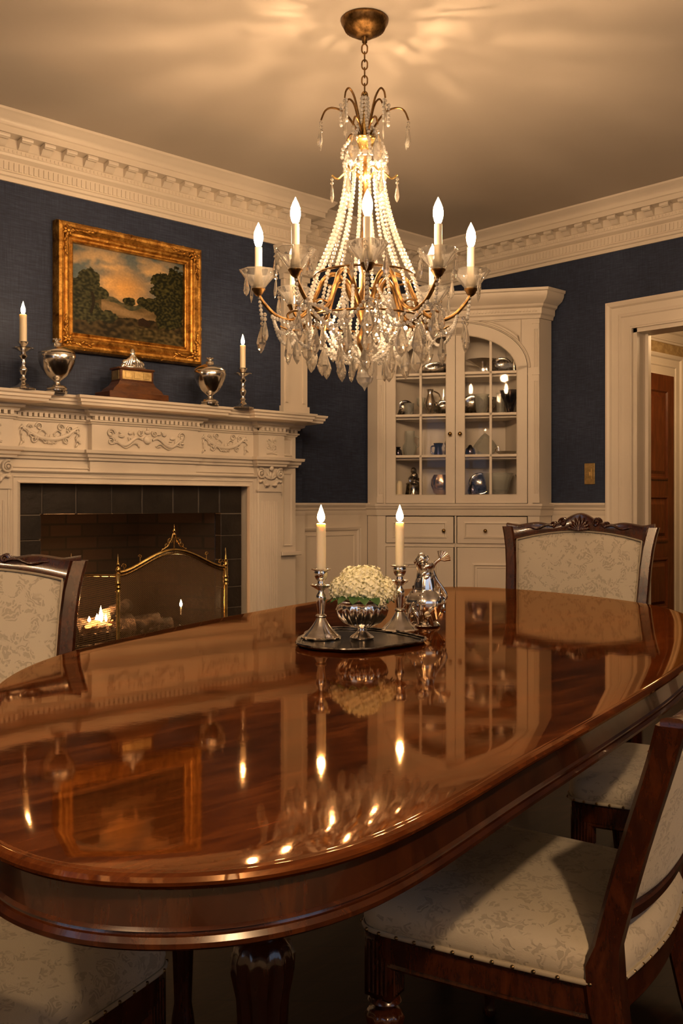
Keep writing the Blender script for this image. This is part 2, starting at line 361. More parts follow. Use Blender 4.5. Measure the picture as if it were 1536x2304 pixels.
# windows behind the camera
for k, (ax, c, u0, u1) in enumerate((('x', XB, 0.35, 1.45), ('y', YF, 0.65, 1.75)), 1):
    mx = Mat((0,1,0), (1,0,0), (0,0,1), (c, 0, 0)) if ax == 'x' else Mat((1,0,0), (0,1,0), (0,0,1), (0, c, 0))
    g = G(mx)
    for a, b_ in ((u0-.09, u0), (u1, u1+.09)): g.box(a, b_, 0, .03, .74, 2.39)
    g.box(u0, u1, 0, .03, 2.3, 2.39); g.box(u0-.12, u1+.12, 0, .06, .74, .8)
    for i in range(4): a = u0+(u1-u0-.03)*i/3; g.box(a, a+.03, -.1, -.06, .8, 2.3)
    for i in range(5): z = .8+1.47*i/4; g.box(u0, u1, -.1, -.06, z, z+.03)
    w = struct('window_%d' % k, g, 'paint', smooth=None)
    g = G(mx); g.box(u0, u1, -.083, -.078, .8, 2.3); p = g.done('pane', 'pane', w, smooth=None)

# crown moulding with scrolled blocks and flutes
loop = [(XB, YF), (XB, YR), (BX0, YR), (BX0, YN), (BX1, YN), (BX1, YR), (XR, YR), (XR, YF)]
crown = [(0, -.305), (.012, -.305), (.014, -.285), (.024, -.280), (.026, -.266), (.018, -.258), (.018, -.205), (.030, -.198), (.040, -.190), (.044, -.178), (.036, -.172), (.036, -.150),
         (.040, -.148), (.040, -.104), (.104, -.100), (.104, -.070), (.112, -.066), (.114, -.052), (.122, -.040), (.142, -.028), (.152, -.014), (.156, -.012), (.158, 0), (0, 0)]
g = G(); g.sweep(loop, crown, closed=True, z=H)
def along(g, p, q, skip, fn, step):
    L = (Vector(q)-Vector(p)).length; n = int((L-2*skip)/step); d = (Vector(q)-Vector(p)).normalized(); o = Vector((d.y, -d.x))
    for i in range(n+1):
        c = Vector(p)+d*(skip+(L-2*skip-n*step)/2+i*step)
        g.m = Mat((d.x, d.y, 0), (o.x, o.y, 0), (0, 0, 1), (c.x, c.y, H)); fn(g, i)
    g.m = Matrix()
def modill(g, i):
    # scroll block: S-shaped side outline, extruded along the wall
    pts = [(.036, -.105), (.098, -.102), (.100, -.116), (.090, -.126), (.074, -.124), (.066, -.130), (.060, -.142), (.048, -.150), (.036, -.150)]
    w = .026
    g.rings([[(-w, o, z) for o, z in pts], [(w, o, z) for o, z in pts]])
    g.tube([(-w-.003, .092, -.112), (w+.003, .092, -.112)], .011, 8)
def flute(g, i): g.box(-.008, .008, .016, .024, -.252, -.212)
def egg(g, i): g.ball((0, .034, -.162), .009, (1, .8, 1.1), 6, 4)
runs = [((BX0, YN), (BX1, YN)), ((BX1, YR), (XR, YR)), ((XR, YR), (XR, .8)), ((XB, YR), (BX0, YR))]
for p, q in runs:
    along(g, p, q, .08, modill, .118); along(g, p, q, .03, flute, .026); along(g, p, q, .05, egg, .022)
struct('trim_1', g, 'paint', smooth=30)
# ceiling-edge bead on the right wall, chair rail, baseboards, wainscot
rail = [(0, -.085), (.010, -.085), (.014, -.078), (.014, -.050), (.020, -.044), (.022, -.030), (.030, -.022), (.036, -.012), (.036, 0), (0, 0)]
base = [(0, 0), (.022, 0), (.022, .12), (.016, .135), (.010, .15), (0, .15)]
CABL, CABR = (4.67, 4.65), (5.27, 3.75)
DC0, DC1 = DY0-.185, DY1+.185
g = G(); g.sweep([(3.82, YN), (BX1, YN), (BX1, YR), (CABL[0], YR)], [(0, 0), (.012, 0), (.012, RAIL-.02), (0, RAIL-.02)]); g.sweep([(XR, CABR[1]), (XR, DC1)], [(0, 0), (.012, 0), (.012, RAIL-.02), (0, RAIL-.02)])
g.sweep([(XR, DC0), (XR, YF), (XB, YF), (XB, YR), (BX0, YR), (BX0, YN)], [(0, 0), (.012, 0), (.012, RAIL-.02), (0, RAIL-.02)])
g.box(BX0, 1.72, YN-.012, YN, 0, RAIL-.02)
struct('trim_2', g, 'paint', smooth=None)
for nm, prof, z in (('trim_3', rail, RAIL),):
    g = G(); g.sweep([(3.82, YN), (BX1, YN), (BX1, YR), (CABL[0], YR)], prof, z=z); g.sweep([(XR, CABR[1]), (XR, DC1)], prof, z=z)
    g.sweep([(XR, DC0), (XR, YF), (XB, YF), (XB, .23)], prof, z=z); g.sweep([(XB, 1.57), (XB, YR), (BX0, YR), (BX0, YN)], prof, z=z)
    struct(nm, g, 'paint', smooth=30)
g = G(); g.sweep([(XR, DC0), (XR, YF), (XB, YF), (XB, YR), (BX0, YR), (BX0, YN)], base); g.sweep([(3.85, YN), (BX1, YN), (BX1, YR), (CABL[0], YR)], base); g.sweep([(XR, CABR[1]), (XR, DC1)], base)
struct('baseboard_1', g, 'paint', smooth=30)
pf = [(0, 0), (0, .018), (.008, .020), (.014, .014), (.020, .012), (.026, .004), (.030, 0)]
def panel(g, mx, x0, x1, z0, z1, prof=pf):
    # raised rectangular moulding; local plane XY mapped by mx with Z outward
    g.m = mx; g.sweep([(x0, z0), (x0, z1), (x1, z1), (x1, z0)], prof, closed=True); g.m = Matrix()
g = G()
mR = Mat((1,0,0), (0,0,1), (0,-1,0), (0, YR-.012, 0)); panel(g, mR, 4.06, 4.60, .25, .90); panel(g, mR, 4.11, 4.55, .30, .85, [(0, 0), (0, .008), (.008, .006), (.012, 0)])
mX = Mat((0,-1,0), (0,0,1), (-1,0,0), (XR-.012, 0, 0)); panel(g, mX, -3.70, -3.38, .25, .90)
for a in (-2.0, -.9, .2): panel(g, mX, a, a+.95, .25, .90)
struct('trim_4', g, 'paint', smooth=30)

# corner pilaster above the mantel
g = G(); x0, x1 = 3.795, 3.975; g.box(x0, x1+.012, YN-.03, YR-.02, 1.60, 2.50)
for a, b_ in ((x0+.012, x0+.030), (x1-.030, x1-.012)): g.box(a, b_, YN-.04, YN-.028, 1.68, 2.44)
g.box(x0-.01, x1+.022, YN-.04, YR-.02, 1.59, 1.66); g.box(x0-.012, x1+.024, YN-.042, YR-.02, 2.44, 2.47)
g.poly([(x0-.015, 2.47), (x1+.025, 2.47), (x1+.045, 2.56), (x1+.06, 2.64), (x0-.06, 2.64), (x0-.04, 2.56)], YN-.09, YR-.02)
for i in range(30):
    a = x0-.03+random.uniform(0, .23); z = 2.49+random.uniform(0, .13); g.ball((a, YN-.092, z), .016, (1.0, .7, 1.3), 7, 5)
for i in range(8): g.ball((x0-.03-random.uniform(0, .02), YN-random.uniform(.01, .08), 2.50+i*.017), .015, (.8, 1, 1.2), 7, 5)
for s in (0, 1):
    cx = x0-.005 if s == 0 else x1+.01
    g.tube([(cx+.028*math.cos(t_)*(1-t_/14), YN-.096, 2.585+.028*math.sin(t_)*(1-t_/14)) for t_ in [k*.5 for k in range(20)]], .008, 6)
struct('trim_5', g, 'paint', smooth=40)

# door casing in the right wall + jamb + hall beyond
case = [(0, 0), (0, .030), (.008, .032), (.014, .024), (.030, .018), (.075, .018), (.082, .026), (.090, .026), (.100, .020), (.140, .024), (.150, .038), (.165, .044), (.178, .042), (.180, 0)]
g = G(Mat((0,-1,0), (0,0,1), (-1,0,0), (XR, 0, 0)))
# inner edge of the opening, outward offset = away from the opening
g.sweep([(-DY0+0, 0), (-DY0+0, DZ), (-DY1, DZ), (-DY1, 0)], case, closed=False); g.m = Matrix()
g.box(XR-.01, XR+.16, DY1-.025, DY1, 0, DZ); g.box(XR-.01, XR+.16, DY0, DY0+.025, 0, DZ); g.box(XR-.01, XR+.16, DY0, DY1, DZ-.025, DZ)
g.box(XR+.09, XR+.105, DY1-.045, DY1-.025, 0, DZ-.02)
struct('trim_6', g, 'paint', smooth=30)
HY, HH = 4.0, 2.62
g = G(); g.box(XR+.15, 9.0, HY, HY+.12, 0, HH); g.box(9.0, 9.1, .8, HY+.1, 0, HH); g.box(XR+.15, 9.0, .7, .8, 0, HH); struct('wall_hall', g, 'hallwall', smooth=None)
g = G(); g.box(XR+.15, 9.1, .7, HY+.12, HH, HH+.06); struct('ceiling_hall', g, 'ceiling', smooth=None)
g = G(); g.sweep([(XR+.15, HY), (9.0, HY)], [(a*.8, b_*.8) for a, b_ in crown], z=HH); struct('trim_7', g, 'paint', smooth=30)
HD0, HD1, HDZ = 6.40, 7.42, 2.10
g = G(Mat((1,0,0), (0,0,1), (0,-1,0), (0, HY, 0))); g.sweep([(HD0, 0), (HD0, HDZ), (HD1, HDZ), (HD1, 0)], [(-a, b_) for a, b_ in case][::-1]); struct('trim_8', g, 'paint', smooth=30)
def panel_door(name, mx, w, h, cols, rows, matn):
    d = struct(name, G(mx).box(0, w, 0, .045, 0, h), matn, smooth=None)
    g = G(mx)
    st = .11; pw = (w-st*(cols+1))/cols
    for c_ in range(cols):
        for z0, z1 in rows:
            x0 = st+c_*(pw+st)
            R = [(x0, z0, 0), (x0, z0, .012), (x0+.03, z0, .004)]
            g.rings([[(x0+i, -o, z0+i), (x0+pw-i, -o, z0+i), (x0+pw-i, -o, z1-i), (x0+i, -o, z1-i)] for i, o in ((0, .0), (.0, .012), (.015, .014), (.028, .002), (.045, .002), (.07, .014))])
    g.done('door_panel', matn, d, smooth=None); return d
d1 = panel_door('door_1', Mat((1,0,0), (0,1,0), (0,0,1), (HD0, HY-.05, 0)), HD1-HD0, HDZ, 2, [(.2, .62), (.75, 1.12), (1.25, 1.98)], 'doorwood')
g = G(Mat((1,0,0),(0,1,0),(0,0,1),(HD0+.07, HY-.05, 1.0))); g.tube([(0,0,0),(0,-.05,0)], .01); g.ball((0,-.065,0), .028, (1,.7,1), 14, 10); g.done('door_knob', 'knob', d1)

# ------------------------------------------------------------------ fireplace
mt = thing('fireplace_mantel', 'carved cream mantelpiece with dentil shelf around the dark fireplace', 'mantelpiece', (2.76, YN, 0))
FP = -.10   # main face, local y
def bpath(o=0.0):
    return [(-1.07, 0), (-1.07, FP), (-.94, FP), (-.94, FP-.05), (-.745, FP-.05), (-.745, FP), (-.325, FP), (-.325, FP-.04), (.325, FP-.04), (.325, FP), (.745, FP), (.745, FP-.05), (.94, FP-.05), (.94, FP), (1.07, FP), (1.07, 0)]
# body: entablature and side blocks
g = G()
g.sweep(bpath(), [(-.06, 1.325), (0, 1.325), (0, 1.475), (-.06, 1.475)])
g.box(-1.068, 1.068, FP+.002, 0, 1.329, 1.56)
g.box(-1.07, -.71, FP, 0, .001, 1.325); g.box(.71, 1.07, FP, 0, .001, 1.325); g.box(-.71, .71, FP, 0, 1.155, 1.325)
g.sweep([(-1.07, 0), (-1.07, FP), (-.94, FP), (-.94, FP-.045), (-.745, FP-.045), (-.745, FP), (-.325, FP), (-.325, FP-.02), (.325, FP-.02), (.325, FP), (.745, FP), (.745, FP-.045), (.94, FP-.045), (.94, FP), (1.07, FP), (1.07, 0)],
        [(-.02, 1.275), (.012, 1.275), (.014, 1.287), (.024, 1.292), (.026, 1.306), (.040, 1.312), (.042, 1.328), (-.02, 1.328)])
g.box(-.325, .325, FP-.02, FP, 1.20, 1.28)
g.box(-.745, .745, FP-.008, FP, 1.232, 1.238)
g.done('surround_body', 'paint', mt, smooth=30)
# inner casing around the slate
g = G(Mat((1,0,0), (0,0,1), (0,-1,0), (0, FP, 0))); g.sweep([(-.70, .001), (-.70, 1.155), (.70, 1.155), (.70, .001)], [(-a*.36, b_*.8) for a, b_ in case][::-1]); g.done('inner_casing', 'paint', mt, smooth=30)
# shelf with breakfronts
sh = [(-.03, 1.50), (.020, 1.50), (.024, 1.512), (.040, 1.518), (.044, 1.532), (.085, 1.538), (.120, 1.544), (.122, 1.556), (.130, 1.560), (.130, 1.572), (.140, 1.578), (.142, 1.590), (-.03, 1.590)]
g = G(); g.sweep(bpath(), sh); g.box(-1.05, 1.05, FP, 0, 1.56, 1.59); g.done('shelf', 'paint', mt, smooth=30)
g = G(); g.sweep(bpath(), [(-.02, 1.462), (.006, 1.462), (.010, 1.470), (.018, 1.474), (.018, 1.482), (-.02, 1.482)])
def dent(p, q):
    L = (Vector(q)-Vector(p)).length; d = (Vector(q)-Vector(p)).normalized(); o = Vector((d.y, -d.x)); n = max(1, int(L/.028))
    for i in range(n):
        c = Vector(p)+d*((i+.5)*L/n); g.m = Mat((d.x,d.y,0), (o.x,o.y,0), (0,0,1), (c.x,c.y,0)); g.box(-.009, .009, -.005, .024, 1.482, 1.504); g.m = Matrix()
bp = bpath()
for p, q in zip(bp, bp[1:]): dent(p, q)
g.done('dentil_band', 'paint', mt, smooth=30)
# carved reliefs
def curl(g, cx, cz, r, y, s=1, turns=1.4, th=.005, a0=0.0):
    n = 22; g.tube([(cx+s*r*(1-k/n*.8)*math.cos(a0+k/n*turns*2*PI), y, cz+r*(1-k/n*.8)*math.sin(a0+k/n*turns*2*PI)) for k in range(n)], [th*(1-.4*k/n) for k in range(n)], 6)
def leafb(g, c, a, L, w, th=.006):
    # a small pointed leaf lying on the XZ plane
    n = 6; pts = [(c[0]+L*k/n*math.cos(a), c[1], c[2]+L*k/n*math.sin(a)) for k in range(n+1)]
    g.tube(pts, [max(.0008, w*math.sin(PI*(.12+.85*k/n))) for k in range(n+1)], 6)
def relief(name, cx, w, y, kind):
    g = G(); R = random.Random(int(cx*100)+kind); z0, z1 = 1.345, 1.455; zc = (z0+z1)/2
    if kind == 0:       # swag between ribbons, vines and leaves
        g.tube([(cx+w*.40*u, y, z1-.018-.062*(1-u*u)) for u in [k/12-1 for k in range(25)]], [.006+.007*(1-(k/12-1)**2) for k in range(25)], 8)
        for k in range(26):
            u = k/13-1; leafb(g, (cx+w*.40*u, y-.004, z1-.018-.062*(1-u*u)), R.uniform(0, 2*PI), .026, .0055)
        for s in (-1, 1):
            for k in range(7): leafb(g, (cx+s*w*.41, y-.003, z1-.01-k*.014), -PI/2+s*R.uniform(-.9, .9), .026, .006)
            curl(g, cx+s*w*.16, zc+.036, .020, y, s); curl(g, cx+s*w*.30, zc+.030, .016, y, -s); curl(g, cx+s*w*.24, zc-.028, .018, y, s, a0=2); curl(g, cx+s*w*.07, zc-.034, .014, y, -s, a0=1)
            g.tube([(cx+s*w*(.05+.38*q), y, zc+.02*math.sin(q*9)) for q in [j/16 for j in range(17)]], .004, 6)
        for k in range(5): leafb(g, (cx, y, zc-.045), PI*(.1+.2*k), .03, .006)
    elif kind == 1:     # urn with scrolling mermaid-like foliage
        g.ball((cx, y, zc-.006), .026, (1, .45, .9), 14, 8); g.ball((cx, y, zc+.034), .014, (1.3, .5, .8), 12, 8); leafb(g, (cx, y, zc+.04), PI/2, .02, .007)
        for s in (-1, 1):
            curl(g, cx+s*.045, zc+.030, .018, y, s, a0=2.5); curl(g, cx+s*w*.42, zc+.020, .024, y, -s); curl(g, cx+s*w*.42, zc-.022, .020, y, s, a0=1.2)
            g.tube([(cx+s*(.03+w*.36*q), y, zc-.018+.022*math.sin(q*7+.5)) for q in [j/20 for j in range(21)]], [.011-.005*abs(j/10-1) for j in range(21)], 8)
            g.tube([(cx+s*(.05+w*.30*q), y, zc-.040+.012*math.sin(q*9)) for q in [j/20 for j in range(21)]], .005, 6)
            g.ball((cx+s*w*.20, y, zc+.026), .012, (1.2, .5, .9), 10, 6); g.ball((cx+s*w*.30, y, zc+.008), .013, (1.5, .5, .8), 10, 6)
            for k in range(9): leafb(g, (cx+s*w*(.12+.035*k), y-.002, zc+R.uniform(-.04, .03)), R.uniform(0, 2*PI), .024, .005)
    else:               # upright leafy sprays of the end blocks
        for k in range(9):
            leafb(g, (cx+R.uniform(-.012, .012), y, zc-.045+k*.009), PI/2+R.uniform(-1.3, 1.3), .034, .006)
        for s in (-1, 1): curl(g, cx+s*.022, zc+.024, .014, y, s); curl(g, cx+s*.024, zc-.012, .014, y, -s)
        g.tube([(cx-.04, y, zc-.05), (cx, y, zc-.044), (cx+.04, y, zc-.05)], .006, 6)
    o = g.done(name, 'paint', mt, smooth=60); return o
tag(relief('carved_relief', 0, .52, FP-.046, 1), 'centre panel carved with an urn and scrolling foliage')
for s in (-1, 1):
    relief('carved_relief', s*.535, .36, FP-.006, 0); relief('carved_relief', s*.843, .1, FP-.052, 2)
    g = G(Mat((1,0,0), (0,0,1), (0,-1,0), (0, FP-.041 if False else FP, 0)))
# fluted pilasters with ionic leaf capitals
for s in (-1, 1):
    cx = s*.843; g = G()
    g.box(cx-.088, cx+.088, FP-.03, FP, .16, 1.13)
    for k in range(8):
        a = cx-.056+k*.016; g.tube([(a, FP-.030, .22), (a, FP-.030, 1.07)], .0055, 6)
    g.box(cx-.097, cx+.097, FP-.045, FP, .001, .16); g.box(cx-.093, cx+.093, FP-.038, FP, .16, .18); g.box(cx-.096, cx+.096, FP-.038, FP, 1.125, 1.137)
    p = g.done('pilaster', 'paint', mt, smooth=40)
    g = G(); g.poly([(cx-.086, 1.137), (cx+.086, 1.137), (cx+.095, 1.25), (cx+.1, 1.275), (cx-.1, 1.275), (cx-.095, 1.25)], FP-.034, FP)
    for t_ in (-1, 1):
        curl(g, cx+t_*.072, 1.232, .030, FP-.044, t_, 1.8, .008, 1.2); g.ball((cx+t_*.072, FP-.05, 1.232), .009)
        for k in range(4): leafb(g, (cx+t_*.035, FP-.038, 1.15+.01*k), PI/2-t_*(.2+.35*k), .045, .010)
        g.ball((cx+t_*.028, FP-.046, 1.165), .014, (1.4, .8, .6), 8, 6); g.ball((cx+t_*.075, FP-.042, 1.185), .012, (1.2, .8, .7), 8, 6)
    for k in range(5): leafb(g, (cx, FP-.040, 1.20), PI*(.12+.19*k), .05, .010)
    g.ball((cx, FP-.05, 1.262), .014, (1.1, .8, 1.1), 8, 6)
    g.done('capital', 'paint', p, smooth=60)
    g = G(Mat((1,0,0), (0,0,1), (0,-1,0), (0, FP-.0, 0))); panel(g, g.m, s*1.005-.035, s*1.005+.035, 1.345, 1.45, [(0,0),(0,.008),(.006,.006),(.01,0)]); panel(g, Mat((1,0,0), (0,0,1), (0,-1,0), (0, FP, 0)), s*1.005-.035, s*1.005+.035, .80, 1.24, [(0,0),(0,.008),(.006,.006),(.01,0)]); g.done('side_panel', 'paint', mt, smooth=None)
    g = G(); g.box(min(s*.94, s*1.10), max(s*.94, s*1.10), FP-.03, 0.02 if False else 0, .74, .765, .004); g.done('side_ledge', 'paint', mt, smooth=None)

# slate surround
ss = thing('slate_surround', 'band of black slate blocks with pale joints framing the firebox', 'fireplace surround', (2.75, YN, 0))
g = G(); g.box(-.70, -.554, -.056, -.001, 0, 1.155); g.box(.554, .70, -.056, -.001, 0, 1.155); g.box(-.554, .554, -.056, -.001, 1.004, 1.155); g.done('mortar_bed', 'grout', ss, smooth=None)
g = G(); xs = [-.70, -.545, -.36, -.155, .03, .225, .395, .54, .70]
R = random.Random(3)
for a, b_ in zip(xs, xs[1:]): g.box(a+R.uniform(.001, .003), b_-R.uniform(.001, .003), -.060, -.001, 1.000, 1.154, .003)
for s in (-1, 1):
    z = 0.002
    for hgt in (.17, .13, .15, .12, .16, .14, .125):
        g.box(min(s*.55, s*.70), max(s*.55, s*.70), -.060, -.001, z, min(1.0, z+hgt-.003), .004); z += hgt
g.done('slate_block', 'slate', ss, smooth=None)
# firebox
g = G()
bx0, bx1, by = .55, .36, .52
g.rings([[(-.55, .001, 0), (-.55, .001, 1.03), (-.60, .02, 1.03), (-.60, .02, 0)], [(-.36, by, 0), (-.36, by, 1.03), (-.40, by+.04, 1.03), (-.40, by+.04, 0)]])
g.rings([[(.55, .001, 0), (.55, .001, 1.03), (.60, .02, 1.03), (.60, 0.02, 0)], [(.36, by, 0), (.36, by, 1.03), (.40, by+.04, 1.03), (.40, by+.04, 0)]])
g.box(-.42, .42, by, by+.06, 0, 1.05); g.box(-.549, .549, -.001, by+.06, 1.001, 1.06); g.box(-.549, .549, -.05, by+.06, .001, .03)
o = g.done('firebox_lining', 'firebrick', ss, smooth=None)
# grate, logs, embers and fire
gr = thing('fire_grate', 'black iron grate holding logs inside the firebox', 'fire grate', (2.75, YN+.16, .03))
g = G()
for x in [-.30+.075*i for i in range(9)]: g.tube([(x, -.17, .34), (x, -.15, .27), (x, .12, .27), (x, .15, .33)], .008, 6)
for x in (-.28, .28):
    for y in (-.13, .1): g.tube([(x, y, .27), (x, y, 0)], .010, 6)
g.tube([(-.32, -.15, .275), (.32, -.15, .275)], .009, 6); g.tube([(-.32, .11, .275), (.32, .11, .275)], .009, 6)
g.done('bars', 'dark', gr)
R = random.Random(5)
logs = [((-.28, -.06, .33), (.05, -.09, .35), .050), ((-.05, -.02, .35), (.30, -.08, .34), .042), ((-.25, .05, .34), (.12, .07, .36), .052), ((-.12, -.10, .42), (.10, .06, .45), .036), ((.10, .05, .33), (.29, .02, .35), .045)]
lb = ['charred log at the left front of the fire grate', 'charred log at the right front of the fire grate', 'thick log lying at the back left of the grate', 'thin charred log laid across the top of the fire', 'short log at the back right end of the grate']
for k, (p, q, r) in enumerate(logs):
    g = G(); P = [Vector(p).lerp(Vector(q), j/8)+Vector((R.uniform(-.008, .008), R.uniform(-.008, .008), R.uniform(-.006, .006))) for j in range(9)]
    g.tube(P, [r*R.uniform(.82, 1.12) for _ in P], 10); o = g.done('log', 'coal', smooth=50); o.location = gr.location; tag(o, lb[k], 'log', 'logs in the firebox')
g = G()
for k in range(60):
    g.ball((R.uniform(-.27, .32), R.uniform(-.12, .02), .31+R.uniform(0, .06)), R.uniform(.012, .03), (1, R.uniform(.6, 1), R.uniform(.6, 1)), 6, 4)
o = g.done('coals', 'coal', smooth=None); o.location = gr.location; tag(o, 'heap of dark coals and cinders between the logs', 'coals', kind='stuff')
g = G()
for k in range(9): g.ball((-.18+R.uniform(-.08, .10), -.11+R.uniform(-.03, .03), .37+R.uniform(0, .03)), R.uniform(.010, .018), (1.4, 1, .6), 6, 4)
o = g.done('embers', 'ember', smooth=None); o.location = gr.location; tag(o, 'glowing orange embers under the flames', 'embers', kind='stuff')
def flame_prof(h, r): return [(r*.25, 0), (r*.7, h*.08), (r*.98, h*.22), (r, h*.34), (r*.86, h*.48), (r*.6, h*.64), (r*.33, h*.80), (r*.12, h*.93), (0, h)]
g = G()
for x, y, h, r in ((-.17, -.09, .045, .012), (-.145, -.085, .085, .013), (-.12, -.10, .055, .011), (-.20, -.06, .03, .010), (-.10, -.06, .03, .010), (-.155, -.11, .06, .009)): g.lathe(flame_prof(h, r), 10, (x, y, .39), sy=.6)
o = g.done('fire_flames', 'fire'); o.location = gr.location; tag(o, 'low orange flames burning on the logs', 'fire', kind='stuff')
fl_ = bpy.data.lights.new('firelight', 'POINT'); fl_.energy = 5.5; fl_.color = (1, .42, .14); fl_.shadow_soft_size = .03
fo = bpy.data.objects.new('firelight', fl_); C.objects.link(fo); fo.location = (2.60, YN+.04, .52)
# the brass fire screen
fs = thing('fire_screen', 'brass three-fold fire screen with arched top and mesh panels', 'fire screen', (2.76, 4.22, 0))
def post(name, x, y, h):
    g = G(); g.lathe([(.010, .02), (.010, h-.13), (.015, h-.128), (.011, h-.118), (.015, h-.108), (.011, h-.098), (.015, h-.088), (.011, h-.075), (.013, h-.04), (.006, h-.032), (.014, h-.022), (.012, h-.012), (.004, h-.004), (.009, h+.006), (.004, h+.018), (.003, h+.04), (0, h+.06)], 12, (x, y, 0))
    g.lathe([(.022, 0), (.022, .008), (.010, .02)], 12, (x, y, 0)); return g.done(name, 'brass', fs)
PX = [(-.325, 0), (.325, 0), (-.47, .20), (.47, .20)]
for k, (x, y) in enumerate(PX): post('post', x, y, .75)
g = G(); arch = [(u*.315, 0, .715+.10*max(0, math.cos(u*PI/2*1.0))**1.6 if abs(u) < .98 else .715) for u in [k/20-1 for k in range(41)]]
g.tube(arch, .009, 8); g.tube([(x, y-.004, z-.016) for x, y, z in arch], .004, 6)
g.done('top_rail', 'brass', fs)
g = G(); g.tube([(-.315, 0, .04), (.315, 0, .04)], .008, 8); g.done('bottom_rail', 'brass', fs)
for s in (-1, 1):
    g = G(); curl(g, s*.29, .745, .014, 0, s, 1.2, .003); g.tube([(s*.29, 0, .715), (s*.29, 0, .735)], .002, 5); g.done('scroll_ornament', 'brass', fs)
    g = G(); curl(g, s*.20, .790, .010, 0, s, 1.2, .003); g.tube([(s*.2, 0, .76), (s*.2, 0, .785)], .002, 5); g.done('scroll_ornament', 'brass', fs)
g = G()
for s in (-1, 1):
    curl(g, s*.022, .862, .018, 0, s, 1.3, .0035, -1); curl(g, s*.045, .838, .014, 0, -s, 1.3, .003); g.tube([(s*.07, 0, .818), (s*.04, 0, .835), (s*.016, 0, .87), (s*.006, 0, .90)], .004, 6)
    g.ball((s*.070, 0, .820), .006)
g.tube([(0, 0, .81), (0, 0, .885)], .003, 6); g.lathe([(.004, .88), (.010, .895), (.004, .905), (.008, .915), (.003, .925), (.0, .95)], 10)
g.done('crest_ornament', 'brass', fs)
g = G(); g.rings([[(x, .002, .05), (x, .002, z-.01)] for x, y, z in arch], closed=False); g.done('mesh_panel', 'mesh', fs, smooth=None)
for s in (-1, 1):
    g = G(); g.tube([(s*.325, 0, .70), (s*.47, .2, .70)], .005, 6); g.done('wing_rail', 'brass', fs); g = G(); g.tube([(s*.325, 0, .04), (s*.47, .2, .04)], .005, 6); g.done('wing_rail', 'brass', fs)
    g = G(); g.rings([[(s*.33, .006, .05), (s*.33, .006, .70)], [(s*.465, .194, .05), (s*.465, .194, .70)]], closed=False); g.done('mesh_panel', 'mesh', fs, smooth=None)
# hearth slab and andiron finials behind the screen
g = G(); g.box(1.95, 3.56, 4.05, YN-.0605, 0.001, .03, .004); tag(g.done('hearth_slab', 'slate', smooth=None), 'black slate hearth slab in front of the fireplace', 'hearth')

# ------------------------------------------------------------------ candles
def candlestick(name, label, loc, h, prof, fl=None, m='silver', rz=0, seg=32):
    t_ = thing(name, label, 'candlestick', loc, rz)
    zs = h
    base_, shaft, pan = prof
    g = G(); g.lathe([(r, z) for r, z in base_], seg, fl=fl); g.done('base', m, t_, smooth=50)
    g = G(); g.lathe(shaft, 24); g.done('stem', m, t_, smooth=50)
    g = G(); g.lathe(pan, 24); g.done('candle_cup', m, t_, smooth=50)
    return t_
def candle(label, loc, h, r, fh, fr):
    t_ = thing('candle', label, 'candle', loc)
    g = G(); g.lathe([(r, 0), (r, h*.5), (r*.97, h-.002), (r*.8, h), (r*.35, h-.001), (0, h-.002)], 20); g.done('wax_stick', 'wax', t_, smooth=40)
    g = G(); g.lathe([(.0009, h-.003), (.0009, h+fh*.18), (0, h+fh*.2)], 6); g.done('wick', 'dark', t_)
    g = G(); g.lathe([(a, b_+h+fh*.04) for a, b_ in flame_prof(fh*.96, fr)], 16); g.done('flame', 'flame', t_, smooth=60)
    return t_
MZ = 1.591
bs = [(.046, 0), (.047, .006), (.040, .012), (.026, .018), (.018, .028), (.010, .040), (.008, .046)]
shf = [(.008, .044), (.013, .052), (.008, .062), (.010, .075), (.015, .090), (.016, .100), (.009, .112), (.008, .120), (.012, .128), (.008, .138), (.010, .150), (.016, .160), (.010, .170), (.008, .182)]
pn = [(.010, .180), (.016, .184), (.030, .192), (.040, .195), (.041, .198), (.020, .199), (.010, .200), (.011, .206), (.020, .224), (.021, .227), (.012, .227), (.010, .215), (0, .215)]
for px, lab in ((52, 'left'), (546, 'right')):
    p = at_y(px, 900, 4.37)
    o = candlestick('candlestick', 'silver candlestick at the %s end of the mantel shelf' % lab, (p.x, p.y, MZ), .227, (bs, shf, pn), (8, .06, 0, .02)); o.scale = (1.25, 1.25, 1)
    candle('lit ivory candle in the candlestick at the %s end of the mantel' % lab, (p.x, p.y, MZ+.2155), .142, .0175 if lab == 'left' else .016, .062, .0105)
# urns
up = [(.040, 0), (.042, .008), (.036, .014), (.040, .020), (.036, .030), (.020, .036), (.013, .042), (.013, .056), (.020, .062), (.040, .080), (.058, .110), (.070, .145), (.074, .170), (.070, .182), (.073, .186), (.070, .190), (.055, .204), (.030, .218), (.018, .223), (.016, .232), (.020, .234), (.012, .238), (.0, .240)]
for px, lab in ((128, 'left'), (472, 'right')):
    p = at_y(px, 900, 4.37); t_ = thing('silver_urn', 'round-bellied lidded silver urn %s of the wooden plinth on the mantel' % lab, 'urn', (p.x, p.y, MZ), .3, None, 1.0); t_.scale = (1.22, 1.22, 1.03)
    g = G(); g.lathe([q for q in up if q[1] < .187], 36); g.done('body', 'silver', t_, smooth=50)
    g = G(); g.lathe([q for q in up if q[1] >= .186], 36); g.done('lid', 'silver', t_, smooth=50)
    g = G(); g.ball((0, 0, .244), .009, (1, 1, .8), 10, 8)
    for k in range(5): g.ball((.012*math.cos(k*1.256), .012*math.sin(k*1.256), .252), .006, (1, 1, .7))
    g.done('finial', 'silver', t_)
